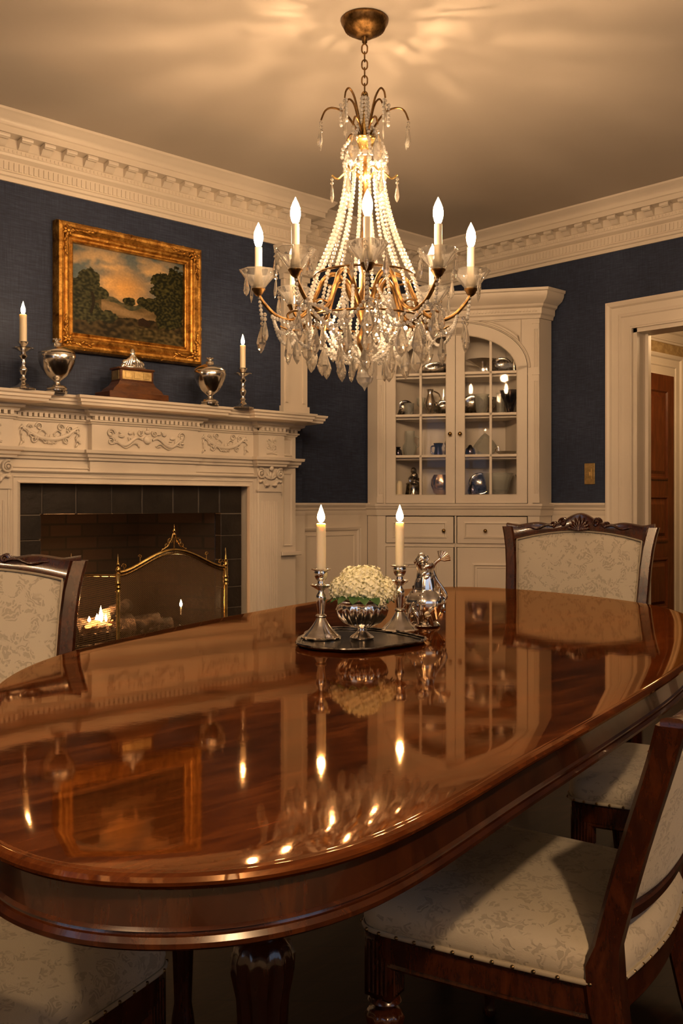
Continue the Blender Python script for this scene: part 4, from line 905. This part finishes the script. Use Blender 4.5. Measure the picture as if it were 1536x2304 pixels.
for px, py, lab, lab2 in ((722, 1440, 'left', 'left of the flower bowl'), (899, 1423, 'right', 'between flower bowl and figural ewer')):
    x, y, z = tz(px, py)
    candlestick('candlestick', 'silver candlestick on the table tray, %s' % lab2, (x, y, z+TT), .149, (b1, s1, c1), (12, .06, 0, .036))
    candle('lit ivory candle in the table candlestick %s' % lab2, (x, y, z+TT+.1425), .103 if lab == 'left' else .103, .0105 if lab == 'left' else .0100, .040, .0082)
# bowl
bx, by_, bz = tz(814, 1441)
bw = thing('footed_bowl', 'fluted silver footed bowl holding the cream flowers', 'bowl', (bx, by_, bz+TT))
g = G(); g.lathe([(.025, 0), (.026, .003), (.023, .006), (.014, .012), (.009, .018), (.009, .023)], 32); g.done('foot', 'silver', bw, smooth=50)
g = G(); g.lathe([(.009, .022), (.020, .025), (.036, .035), (.046, .048), (.050, .062), (.0495, .070), (.047, .076), (.050, .081), (.0525, .083), (.052, .086), (.048, .085), (.045, .076), (.046, .062), (.040, .045), (.025, .033), (0, .030)], 80, fl=(20, .06, .03, .064)); o = g.done('bowl', 'silver', bw, smooth=70); o.scale = (1.08, 1.08, 1)
g = G()
for s in (-1, 1):
    ring_ = [(s*.052+.012*math.cos(a)*s, 0, .060+.016*math.sin(a)) for a in [k*PI/8 for k in range(16)]]; g.tube([(p[0]*CE+0, -p[0]*SE*.2, p[2]) for p in ring_], .0022, 6, closed=True)
g.done('ring_handle', 'silver', bw)
# flowers
fl = thing('hydrangea_bouquet', 'cream hydrangea flower heads with green leaves in the silver bowl', 'flowers', (bx, by_, bz+TT+.078))
R = random.Random(4)
def head(c, r):
    g = G(); N = 62
    for k in range(N):
        ph = k*2.39996; zz = 1-1.45*(k+.5)/N; rr = math.sqrt(max(0, 1-zz*zz)); nrm = Vector((rr*math.cos(ph), rr*math.sin(ph), zz)).normalized()
        p = Vector(c)+nrm*r*R.uniform(.90, 1.06); q = nrm.orthogonal().normalized(); q.rotate(Matrix.Rotation(R.uniform(0, 6.28), 3, nrm)); w = nrm.cross(q)
        s_ = r*.20*R.uniform(.85, 1.2)
        for a in range(4):
            d1 = (q*math.cos(a*PI/2)+w*math.sin(a*PI/2)); d2 = (q*math.cos(a*PI/2+PI/2)+w*math.sin(a*PI/2+PI/2)); dm = (d1+d2).normalized(); tl = nrm*s_*R.uniform(.1, .45)
            v0 = g.v(p); v1 = g.v(p+d1*s_*.62+nrm*s_*.1); v2 = g.v(p+dm*s_*1.15+tl); v3 = g.v(p+d2*s_*.62+nrm*s_*.1); v4 = g.v(p+dm*s_*.6+nrm*s_*.22)
            g.f((v0, v1, v4)); g.f((v1, v2, v4)); g.f((v2, v3, v4)); g.f((v3, v0, v4))
    g.ball(c, r*.82, (1, 1, 1), 12, 8)
    g.done('flower_head', 'petal', fl, smooth=None)
rt = Vector((SE, -CE, 0)); fw = Vector((CE, SE, 0))
for a, b_, z, r in ((-.044, 0, .024, .026), (-.018, -.022, .030, .031), (.016, -.024, .026, .032), (.046, -.006, .018, .027), (-.020, .018, .048, .027), (.018, .012, .050, .027), (.0, -.008, .052, .026), (-.046, .02, .030, .022), (.048, .018, .028, .024), (.030, -.03, .004, .020)):
    c = rt*a+fw*b_; head((c.x, c.y, z), r)
for k in range(14):
    a = 2*PI*k/14+R.uniform(-.15, .15); g = G(); d = Vector((math.cos(a), math.sin(a), 0)); w = Vector((-d.y, d.x, 0)); L = R.uniform(.030, .045); n_ = 6; rows = []
    for j in range(n_+1):
        f = j/n_; p = d*(.034+L*f)+Vector((0, 0, .014+.004*f-.020*f*f+R.uniform(-.001, .001))); ww = .013*math.sin(PI*min(1, .1+.9*f))**.8+.0008
        rows.append([p-w*ww+Vector((0, 0, .003)), p, p+w*ww+Vector((0, 0, .003))])
    g.rings(rows, closed=False); g.done('leaf', 'leaf', fl, smooth=60)
# figural ewer
x, y, z = tz(956, 1409)
ew = thing('figural_ewer', 'ornate silver ewer with figures and branching handle on the table', 'ewer', (x, y, z), YAW)
g = G(); prof = [(.034, 0), (.036, .003), (.034, .007), (.028, .012), (.036, .024), (.046, .042), (.049, .056), (.046, .068), (.036, .080), (.028, .086), (.028, .090), (.026, .100), (.022, .115), (.019, .128), (.020, .140), (.022, .148), (.012, .150), (.010, .130), (0, .12)]
g.lathe(prof, 56, fl=(7, .045, .015, .12)); g.done('body', 'silver', ew, smooth=60)
R = random.Random(11); g = G()
for k in range(44):
    a = R.uniform(0, 2*PI); zz = R.uniform(.018, .095); rr = .046*math.sin(PI*min(1, (zz+.02)/.11))**.4
    g.tube([(rr*math.cos(a+.12*j), rr*math.sin(a+.12*j), zz+.006*j*R.choice((-1, 1))) for j in range(4)], [.006, .008, .006, .002], 6)
g.done('relief_figures', 'silver', ew, smooth=60)
g = G()
for k in range(14): a = R.uniform(0, 2*PI); zz = R.uniform(.10, .15); g.tube([(.019*math.cos(a), .019*math.sin(a), zz), (.023*math.cos(a+.5), .023*math.sin(a+.5), zz+.008), (.018*math.cos(a+1), .018*math.sin(a+1), zz+.014)], [.004, .005, .0015], 6)
g.ball((-.008, 0, .160), .013, (1, 1, 1.1), 10, 8); g.ball((-.010, -.002, .168), .006, (1.3, 1, .8), 8, 6); g.tube([(-.012, 0, .15), (-.022, -.003, .156), (-.020, -.003, .146)], .0035, 6); g.tube([(.0, 0, .150), (.008, 0, .160), (.004, 0, .167)], .003, 6)
g.done('lid_figure', 'silver', ew, smooth=60)
g = G(); g.tube(catmull([(.040, 0, .052), (.050, 0, .072), (.040, 0, .092), (.026, 0, .112), (.018, 0, .135), (.024, 0, .150), (.036, -.002, .160)], 6, False), .0042, 8)
for k in range(8):
    a = .1+k*.27; g.tube([(.034, 0, .158), (.034+.012*math.cos(a-.3), -.002, .158+.012*math.sin(a-.3)), (.036+.024*math.cos(a-.2), -.003, .160+.020*math.sin(a-.2))], [.003, .0022, .0028], 6)
g.done('branch_handle', 'silver', ew, smooth=60)

# ------------------------------------------------------------------ chairs
def rounded(pts, r, n=6):
    out_ = []; N = len(pts)
    for i in range(N):
        a, b_, c = Vector(pts[i-1]), Vector(pts[i]), Vector(pts[(i+1) % N]); u, w = (a-b_).normalized(), (c-b_).normalized(); p0, p1 = b_+u*r, b_+w*r
        for k in range(n+1): f = k/n; out_.append(p0*(1-f)**2+b_*2*f*(1-f)+p1*f*f)
    return out_
def seat_outline(off=0.0):
    # front at +y
    P = []
    ws, wb, yf, yb = .268+off, .238+off, .225+off, -.185-off
    raw = rounded([(-ws, yf), (ws, yf), (wb, yb), (-wb, yb)], .045+off*.5)
    res = []
    N = len(raw)
    for i in range(N):
        a, b_ = raw[i], raw[(i+1) % N]; L = (b_-a).length; k = max(1, int(L/.03))
        for j in range(k): res.append(a.lerp(b_, j/k))
    return [Vector((p.x*(1+.03*math.cos(p.y*6)), p.y+(.028 if p.y > 0 else -.028)*max(0, math.cos(p.x/ws*PI/2)) if abs(p.y) > .1 else p.y)) for p in res]
def bpos(x, z, off=0.0):
    # a point of the back: leaning and gently hollowed
    f = max(0, (z-.46)); return (x, -.190-.20*f-.10*f*f+.30*x*x-off, z)
def make_chair(label, loc, rz, sc):
    ch_ = thing('dining_chair', label, 'chair', loc, rz, 'upholstered dining chairs around the table', sc)
    SH = .425
    so = seat_outline()
    g = G(); g.rings([[(p.x*s_, p.y*s_, z) for p in so] for s_, z in ((.97, SH), (1.0, SH+.004), (1.012, SH+.022), (1.008, SH+.040), (.985, SH+.054), (.93, SH+.066), (.82, SH+.077), (.62, SH+.086), (.35, SH+.091), (.08, SH+.092))]); seat = g.done('seat', 'fabric', ch_, smooth=60)
    g = G(); g.tube([(p.x*1.008, p.y*1.008, SH+.004) for p in so], .0055, 6, closed=True); g.mi = 1; last = None
    for p in so:
        q = Vector((p.x*1.022, p.y*1.022, SH+.004))
        if last is None or (q-last).length > .026: g.ball(tuple(q), .0042, (1, 1, 1), 6, 4); last = q
    g.done('braid_trim', 'welt', seat, smooth=60, m2='nail')
    g = G(); g.rings([[(p.x*s_, p.y*s_, z) for p in so] for s_, z in ((.93, SH-.075), (.965, SH-.073), (.975, SH-.068), (.970, SH-.060), (.985, SH-.058), (.985, SH-.008), (.998, SH-.006), (.998, SH), (.9, SH))]); g.done('seat_rail', 'chairwood', ch_, smooth=30)
    for s_ in (-1, 1):
        g = G(); x, y = s_*.235, .195
        g.box(x-.026, x+.026, y-.026, y+.026, SH-.14, SH-.004, .002)
        for k in range(5):
            for (u, v_) in ((-.016+k*.008, .0265), (-.016+k*.008, -.0265)): g.tube([(x+u, y+v_, SH-.13), (x+u, y+v_, SH-.02)], .0028, 5); g.tube([(x+v_, y+u, SH-.13), (x+v_, y+u, SH-.02)], .0028, 5)
        g.lathe([(.011, 0), (.015, .008), (.013, .02), (.010, .03), (.013, .08), (.024, SH-.225), (.030, SH-.20), (.033, SH-.185), (.027, SH-.172), (.016, SH-.168), (.022, SH-.160), (.030, SH-.152), (.026, SH-.143), (.020, SH-.139)], 36, (x, y, 0), fl=(10, .08, .05, SH-.18)); g.done('leg', 'chairwood', ch_, smooth=60)
        # back post: rear leg and stile in one sweep
        g = G(); path = []
        for z in [0, .1, .2, .3, .38, .43, .46, .50, .56, .62, .68, .74, .80, .86, .90, .93]:
            xw = .212+.012*min(1, z/.45)+(0.028*((z-.46)/.47)**1.0 if z > .46 else 0)+(.016*max(0, (z-.80)/.13)**2)
            yy = bpos(xw, max(z, .46))[1] if z >= .46 else bpos(xw, .46)[1]-.09*((.46-z)/.46)**1.6
            w_ = .022 if z < .35 else (.027 if z < .47 else .0205); dpt = .023 if z < .35 else (.028 if z < .47 else .020)
            path.append((s_*xw, yy, z, w_, dpt))
        g.rings([[(x-w_*c_, y-d_*e_, z) for c_, e_ in ((.7, 1), (1, .7), (1, -.7), (.7, -1), (-.7, -1), (-1, -.7), (-1, .7), (-.7, 1))] for x, y, z, w_, d_ in path]); g.done('back_post', 'chairwood', ch_, smooth=35)
    # crest rail
    def ctop(x): a = abs(x); return .930+.006*math.cos(a*30)+.040*math.exp(-(a/.085)**2)+.014*math.exp(-((a-.15)/.05)**2)+.010*max(0, (a-.23)/.03)
    def cbot(x): a = abs(x); return .880+.036*(1-(a/.255)**2)
    g = G(); xs_ = [-.272+.544*k/48 for k in range(49)]; rings_ = []
    for x in xs_:
        t0, b0 = ctop(x), cbot(x); r_ = []
        for zz, o_ in ((b0, -.012), (b0+.004, -.018), (b0+.012, -.015), (t0-.010, -.016), (t0-.004, -.018), (t0, -.010), (t0, .008), (t0-.004, .016), (b0+.003, .016), (b0, .010)): r_.append(bpos(x, zz, o_))
        rings_.append(r_)
    g.rings(rings_); cr = g.done('crest_rail', 'chairwood', ch_, smooth=40)
    g = G()
    for side in (-.020, .018):
        for k in range(9):
            a = PI*(.5+(k-4)*.105); L = .050-.004*abs(k-4); pts = []
            for j in range(6): f = j/5; pts.append(bpos(L*f*math.cos(a)*1.15, .918+L*f*math.sin(a), side+(-.003 if side < 0 else .003)))
            g.tube(pts, [.0025, .0035, .0045, .0052, .005, .002], 6)
        for s_ in (-1, 1):
            for (cx, cz, r_, tn) in ((.062, .945, .015, 1.4), (.095, .936, .010, 1.2)):
                g.tube([bpos(s_*(cx+r_*(1-k/18*.8)*math.cos(k/18*tn*2*PI)), cz+r_*(1-k/18*.8)*math.sin(k/18*tn*2*PI), side) for k in range(19)], .0038, 6)
            g.tube([bpos(s_*(.10+.012*k), .934-.0012*k+.004*math.sin(k), side) for k in range(9)], [.005, .005, .004, .004, .0035, .003, .003, .002, .001], 6)
    g.done('shell_carving', 'chairwood', cr, smooth=60)
    def lrz(x): return .545-.020*(1-(x/.25)**2)
    g = G(); rings_ = []
    for k in range(25):
        x = -.232+.464*k/24; z0 = lrz(x); rings_.append([bpos(x, zz, o_) for zz, o_ in ((z0, -.010), (z0+.004, -.014), (z0+.026, -.014), (z0+.030, -.010), (z0+.030, .010), (z0+.026, .014), (z0+.004, .014), (z0, .010))])
    g.rings(rings_); g.done('lower_rail', 'chairwood', ch_, smooth=35)
    # upholstered pad, both faces
    for face in (-1, 1):
        g = G(); nx_, nz_ = 26, 22; rows = []
        for j in range(nz_+1):
            v_ = j/nz_; row = []
            for i in range(nx_+1):
                u = i/nx_*2-1; zb_ = lrz(u*.21)+.026; hw = .205+.030*((zb_+(cbot(u*.22)-zb_)*v_-.46)/.47); x = u*hw; zt_ = cbot(x)+.003; z = zb_+(zt_-zb_)*v_
                bul = .016*((1-u**6)*(1-(2*v_-1)**6))**.5+.001; row.append(bpos(x, z, face*-1*bul if face > 0 else bul))
            rows.append(row)
        g.rings(rows, closed=False); pad = g.done('back_upholstery', 'fabric', ch_, smooth=70)
        if face > 0:
            g = G(); e = [rows[0][i] for i in range(nx_)]+[rows[j][nx_] for j in range(nz_)]+[rows[nz_][i] for i in range(nx_, 0, -1)]+[rows[j][0] for j in range(nz_, 0, -1)]
            g.tube([(p[0]*.985, p[1]+.012, .72+(p[2]-.72)*.985) for p in e], .0032, 5, closed=True); g.done('braid_trim', 'welt', pad, smooth=60)
    return ch_
def chair_at(label, x, d, fx, fd, sc):   # placed by distance ahead and to the side of the viewer
    p = W(x, d); f = (W(fx, fd)-W(0, 0)).normalized(); rz = math.atan2(-f.x, f.y)
    c = make_chair(label, (p.x, p.y, 0), rz, 1); c.scale = sc; return c
P0 = chair_at('cream damask chair at right front, seen from behind with its seat tucked under', .352, 1.702, -.84, .54, (.91, 1.0, .80))
def place(src, label, x, d, fx, fd, sc):
    c = copy_tree(src); p = W(x, d); f = (W(fx, fd)-W(0, 0)).normalized()
    c.location = (p.x, p.y, 0); c.rotation_euler = (0, 0, math.atan2(-f.x, f.y)); c.scale = sc if isinstance(sc, tuple) else (sc, sc, sc); c['label'] = label; return c
place(P0, 'mostly hidden chair behind the front right chair, only its seat showing', .833, 2.404, -.87, .49, (.80, .93, .80))
place(P0, 'chair at lower left corner whose cream seat slides under the table edge', -.545, 1.39, .42, .91, (.80, .93, .80))
place(P0, 'carved mahogany chair at the far end of the table beside the doorway', .705, 3.10, -.42, -.91, (.93, 1.0, 1.045))
place(P0, 'carved chair at the left side of the table in front of the fireplace', -.822, 1.98, .22, -.975, .985)

# ------------------------------------------------------------------ chandelier
U = 3.79/FPX
cp = W((820-768)*U, 3.79)
cd = thing('chandelier', 'brass and crystal chandelier with eight lit candle arms above the table', 'chandelier', (cp.x, cp.y, H), YAW)
def Z(py): return (HZ-py)*U+EYE-H     # local height of a picture row at the chandelier's own distance
g = G(); g.lathe([(.030, Z(84)), (.036, Z(82)), (.075, Z(68)), (.084, Z(60)), (.092, Z(52)), (.094, Z(47)), (.092, Z(44.6)), (.05, Z(44.6))], 72, fl=(36, .035, Z(80), Z(61))); g.done('canopy', 'bronze', cd, smooth=60)
g = G(); g.lathe([(.004, Z(100)), (.010, Z(96)), (.011, Z(90)), (.014, Z(84)), (.018, Z(80))], 16); g.done('canopy_loop', 'bronze', cd)
zc, k = Z(98), 0
LK = .042
while zc > Z(215):
    g = G(); a = [(0.011*math.cos(t_), LK/2*.72*math.sin(t_)+math.copysign(.004, math.sin(t_))) for t_ in [j*PI/10+.05 for j in range(20)]]
    g.tube([((x, 0, zc-LK/2+z) if k % 2 == 0 else (0, x, zc-LK/2+z)) for x, z in a], .0030, 6, closed=True); g.done('chain_link', 'bronze', cd); zc -= LK*.74; k += 1
g = G(); g.lathe([(.004, Z(344)), (.018, Z(342)), (.026, Z(337)), (.030, Z(330)), (.050, Z(322)), (.058, Z(319)), (.060, Z(316)), (.056, Z(314)), (.020, Z(316)), (.014, Z(308)), (.010, Z(295)), (.016, Z(285)), (.008, Z(272)), (.012, Z(262)), (.006, Z(250)), (.005, Z(215)), (.010, Z(212)), (.004, Z(206))], 32); g.done('crown_bowl', 'brass', cd, smooth=50)
g = G(); g.lathe([(.004, Z(800)), (.012, Z(795)), (.030, Z(775)), (.034, Z(760)), (.020, Z(745)), (.014, Z(735)), (.028, Z(715)), (.042, Z(695)), (.044, Z(680)), (.030, Z(665)), (.018, Z(650)), (.012, Z(620)), (.018, Z(600)), (.024, Z(570)), (.016, Z(540)), (.009, Z(500)), (.013, Z(450)), (.017, Z(420)), (.011, Z(390)), (.010, Z(360)), (.020, Z(350)), (.016, Z(344))], 32); g.done('centre_column', 'bronze', cd, smooth=50)
def pol(r, a, z): return (r*math.sin(a), -r*math.cos(a), z)      # angle 0 faces the doorway side of the table front
# crystals: three shapes, each copied
protos = []
def pendant_mesh(kind):
    g = G()
    for j in range(2): g.bead((0, 0, -.010-.014*j), .0062)
    z0 = -.030
    P = {0: [(.0015, z0), (.004, z0-.004), (.011, z0-.034), (.0125, z0-.044), (.008, z0-.056), (.0004, z0-.064)],
         1: [(.0015, z0), (.005, z0-.008), (.0085, z0-.040), (.006, z0-.052), (.0004, z0-.066)],
         2: [(.0015, z0), (.006, z0-.006), (.017, z0-.038), (.0205, z0-.052), (.013, z0-.070), (.0004, z0-.084)]}[kind]
    g.rings([[(r*math.cos(PI*i/4+.39), r*math.sin(PI*i/4+.39)*.62, z) for i in range(8)] for r, z in P[::-1]])
    o = g.done('crystal_pendant', 'drop', cd, smooth=None); return o
npend = 0
protos = [None, None, None]
R = random.Random(17)
def pend(kind, r, a, z, sc=1.0):
    global npend
    if protos[kind] is None: o = protos[kind] = pendant_mesh(kind)
    else: o = protos[kind].copy(); C.objects.link(o); o.parent = cd
    o.location = pol(r, a, z); o.rotation_euler = (R.uniform(-.06, .06), R.uniform(-.06, .06), a+R.uniform(-.9, .9)); o.scale = (sc*(1.3 if kind == 2 else 1.2),)*3; npend += 1
# crown sprays
def spray(a, P, kinds):
    g = G(); pts = catmull([pol(r, a, Z(py)) for r, py in P], 6, False); g.tube(pts, [.0048-.0014*k/len(pts) for k in range(len(pts))], 6); g.done('crown_spray', 'bronze', cd)
    r, py = P[-1]; pend(kinds, r, a, Z(py), .95)
for a in (50, -50, 130, -130): spray(math.radians(a), [(.012, 312), (.030, 270), (.052, 228), (.078, 211), (.096, 220), (.102, 236)], 1)
for a in (82, -82): spray(math.radians(a), [(.014, 314), (.040, 285), (.080, 256), (.125, 247), (.155, 254), (.172, 276)], 0); pend(1, .168, math.radians(a)*1.06, Z(282), .9)
for a in (20, -20, 148, -148): spray(math.radians(a), [(.02, 312), (.060, 292), (.095, 284), (.120, 290), (.136, 308)], 2)
for k in range(6): 
    a = k*PI/3+.5; g = G(); g.tube(catmull([pol(.014, a, Z(410)), pol(.040, a, Z(385)), pol(.075, a, Z(388)), pol(.105, a, Z(402)), pol(.128, a, Z(394))], 5, False), .0038, 6); g.done('collar_branch', 'brass', cd); pend(0, .128, a, Z(397), .9)
# little lamps added inside for ceiling streaks and sparkle, behind the bead collar
M['inner'] = emis('added_inner_lamp', WARM, 10500)
M['hub'] = emis('added_hub_lamp', WARM, 700)
for a in (.5, .5+PI): g = G(); g.ball(pol(.022, a, Z(402)), .006, (1, 1, 1), 8, 6); g.done('added_inner_lamp', 'inner', cd, smooth=60)
for a in [.3+2*PI*q/5 for q in range(5)]: g = G(); g.ball(pol(.16, a, Z(738)), .007, (1, 1, 1), 8, 6); g.done('added_hub_lamp', 'hub', cd, smooth=60)  # hub lamps are added too, to brighten the lower crystals
# collar of big beads
g = G()
for k in range(16): g.ball(pol(.066, k*PI/8, Z(356)), .0135, (1, 1, 1), 6, 4); g.ball(pol(.078, k*PI/8+.2, Z(370)), .011, (1, 1, 1), 6, 4)
g.done('bead_collar', 'crystal', cd, smooth=None)
# strands
def strand(pts, r=.0080, name='bead_strand'):
    g = G(); P = catmull(pts, 10, False); acc = 0; last = P[0]; g.bead(tuple(last), r)
    for p, q in zip(P, P[1:]):
        L = (q-p).length; 
        while acc+L >= r*2.05:
            f = (r*2.05-acc)/L; p = p.lerp(q, f); L = (q-p).length; acc = 0; g.bead(tuple(p), r)
        acc += L
    return g.done(name, 'crystal', cd, smooth=None)
NS = 16
for k in range(NS):
    a = 2*PI*(k+.5)/NS
    strand([pol(.070, a, Z(366)), pol(.082, a, Z(430)), pol(.115, a, Z(510)), pol(.158, a, Z(575)), pol(.196, a, Z(622))])
for k in range(6):
    a = k*PI/3+.3; strand([pol(.012, a, Z(222)), pol(.020, a, Z(270)), pol(.054, a, Z(314))], .0075)
for k in range(8):
    a = k*PI/4+.2; strand([pol(.058, a, Z(318)), pol(.085, a, Z(338)), pol(.090, a, Z(362))], .0078)
for a in (50, -50, 82, -82): a = math.radians(a); strand([pol(.095, a, Z(240)), pol(.094, a, Z(262)), pol(.093, a, Z(290))], .0075)
# lower ring
g = G(); g.tube([pol(.197, 2*PI*j/40, Z(624)) for j in range(40)], .0045, 6, closed=True); g.done('upper_ring', 'bronze', cd)
g = G(); g.tube([pol(.235, 2*PI*j/40, Z(722)) for j in range(40)], .0045, 6, closed=True); g.done('lower_ring', 'bronze', cd)
for k in range(NS):
    a = 2*PI*k/NS; strand([pol(.196, a, Z(628)), pol(.222, a, Z(680)), pol(.235, a, Z(722))], .0075)
for k in range(12):
    a = 2*PI*k/12+.1; strand([pol(.232, a, Z(728)), pol(.190, a, Z(765)), pol(.120, a, Z(795)), pol(.040, a, Z(812))], .0076)
AR = [math.radians(x) for x in (0, 38, 88, 135, 180, -135, -88, -38)]
ARM_R = .415
armm = None
for k, a in enumerate(AR):
    g = G(); P = [(.030, 690), (.055, 668), (.080, 634), (.120, 618), (.160, 630), (.190, 665), (.225, 702), (.285, 722), (.345, 712), (.385, 690), (.408, 672), (.415, 660)]
    pts = catmull([pol(r, a, Z(py)) for r, py in P], 6, False); n = len(pts); g.tube(pts, [.0105-.0035*(j/n) for j in range(n)], 8)
    sp_ = catmull([pol(r, a, Z(py)) for r, py in ((.225, 702), (.270, 700), (.300, 708), (.295, 720), (.275, 716))], 5, False); g.tube(sp_, .005, 6)
    g.tube(catmull([pol(r, a, Z(py)) for r, py in ((.20, 680), (.235, 735), (.285, 745), (.33, 735))], 5, False), [.008, .008, .008, .008, .007, .007, .007, .006, .006, .006, .005, .005, .004, .004, .003, .003], 6)
    g.lathe([(.008, Z(668)), (.016, Z(664)), (.022, Z(657)), (.027, Z(654)), (.027, Z(652)), (.010, Z(652))], 20, pol(ARM_R, a, 0)); arm = g.done('arm', 'bronze', cd, smooth=60)
    g = G(); g.lathe([(.012, Z(651)), (.026, Z(649)), (.052, Z(630)), (.070, Z(614)), (.075, Z(612)), (.070, Z(611)), (.050, Z(626)), (.026, Z(645)), (.014, Z(648))], 36, pol(ARM_R, a, 0), fl=(9, .045, Z(635), Z(600))); g.done('glass_dish', 'dish', arm, smooth=50)
    g = G(); g.lathe([(.018, Z(651)), (.0175, Z(632)), (.016, Z(630)), (.0145, Z(630)), (.0145, Z(559)), (.008, Z(558))], 20, pol(ARM_R, a, 0), fl=(10, .06, Z(652), Z(631))); g.done('candle_sleeve', 'sleeve', arm, smooth=60)
    g = G(); g.lathe([(.008, Z(558)), (.013, Z(553)), (.0175, Z(543)), (.0185, Z(536)), (.0165, Z(525)), (.010, Z(515)), (.004, Z(508)), (0, Z(503))], 16, pol(ARM_R, a, 0)); g.done('bulb', 'bulb', arm, smooth=60)
    # festoon to the next arm, strands below each cup
    a2 = AR[(k+1) % 8]; a2 = a2 if a2 > a else a2+2*PI; am = (a+a2)/2
    strand([pol(.36, a, Z(712)), pol(.345, a+(am-a)*.5, Z(752)), pol(.335, am, Z(765)), pol(.345, a+(am-a)*1.5, Z(752)), pol(.36, a2, Z(712))], .0074)
    strand([pol(.30, a, Z(735)), pol(.27, am-(am-a)*.3, Z(775)), pol(.24, am, Z(790)), pol(.235, am, Z(735))], .0074)
    strand([pol(.41, a, Z(672)), pol(.405, a, Z(700)), pol(.40, a, Z(722))], .0078)
    strand([pol(.36, a, Z(714)), pol(.36, a+(am-a)*.6, Z(728)), pol(.30, am, Z(742)), pol(.235, am, Z(724))], .0078)
    strand([pol(.235, a, Z(724)), pol(.20, a, Z(752)), pol(.14, a, Z(800)), pol(.07, a, Z(815))], .0078)
    strand([pol(.075, a, Z(650)), pol(.11, a+.2, Z(700)), pol(.13, a+.2, Z(745)), pol(.09, a, Z(790))], .0076)
    cx, cy_, _ = pol(ARM_R, a, 0)
    for j in range(3):
        b_ = 2*PI*j/3+a*1.7+.4; o_r = math.hypot(cx+.072*math.cos(b_), cy_+.072*math.sin(b_)); o_a = math.atan2(cx+.072*math.cos(b_), -(cy_+.072*math.sin(b_))); pend(1 if j else 0, o_r, o_a, Z(613), .95)
    pend(2, .40, a, Z(712), 1.0); pend(0, .39, a+.09, Z(706), 1.05); pend(2, .30, a, Z(738), 1.0)
for k in range(14): pend(2 if k % 2 else 0, .237, 2*PI*k/14+.15, Z(728), 1.1)
for k in range(10): pend(2, .165, 2*PI*k/10, Z(765), 1.0)
for k in range(7): pend(0, .085, 2*PI*k/7+.3, Z(788), 1.05)
g = G(); g.lathe([(.0005, Z(880)), (.008, Z(872)), (.026, Z(862)), (.034, Z(851)), (.030, Z(842)), (.016, Z(832)), (.012, Z(826)), (.022, Z(820)), (.018, Z(812)), (.006, Z(800))], 12); g.done('finial_ball', 'crystal', cd, smooth=None)
print('pendants', npend)
# little light in the firebox
p = at_y(407, 1380, 4.70); t_ = candle('tiny lit candle standing among the coals in the firebox', (p.x, YN+.08, .415), .045, .004, .045, .008)

# added flush ceiling lamps out of view, put in for their light
for (lx, ly), en, lab in ADDED_LAMPS:
    lm = thing('added_ceiling_lamp', lab, 'lamp', (lx, ly, H), 0, 'added flush ceiling lamps')
    g = G(); g.lathe([(.16, -.03), (.17, -.025), (.17, -.004), (.10, -.0005)], 40); g.done('brass_ring', 'brass', lm)
    g = G(); g.lathe([(.0, -.078), (.06, -.072), (.11, -.056), (.15, -.030)], 40); g.done('frosted_bowl', M.setdefault('bowl', emis('frosted_glass_bowl', (1, .72, .46), 5)), lm)
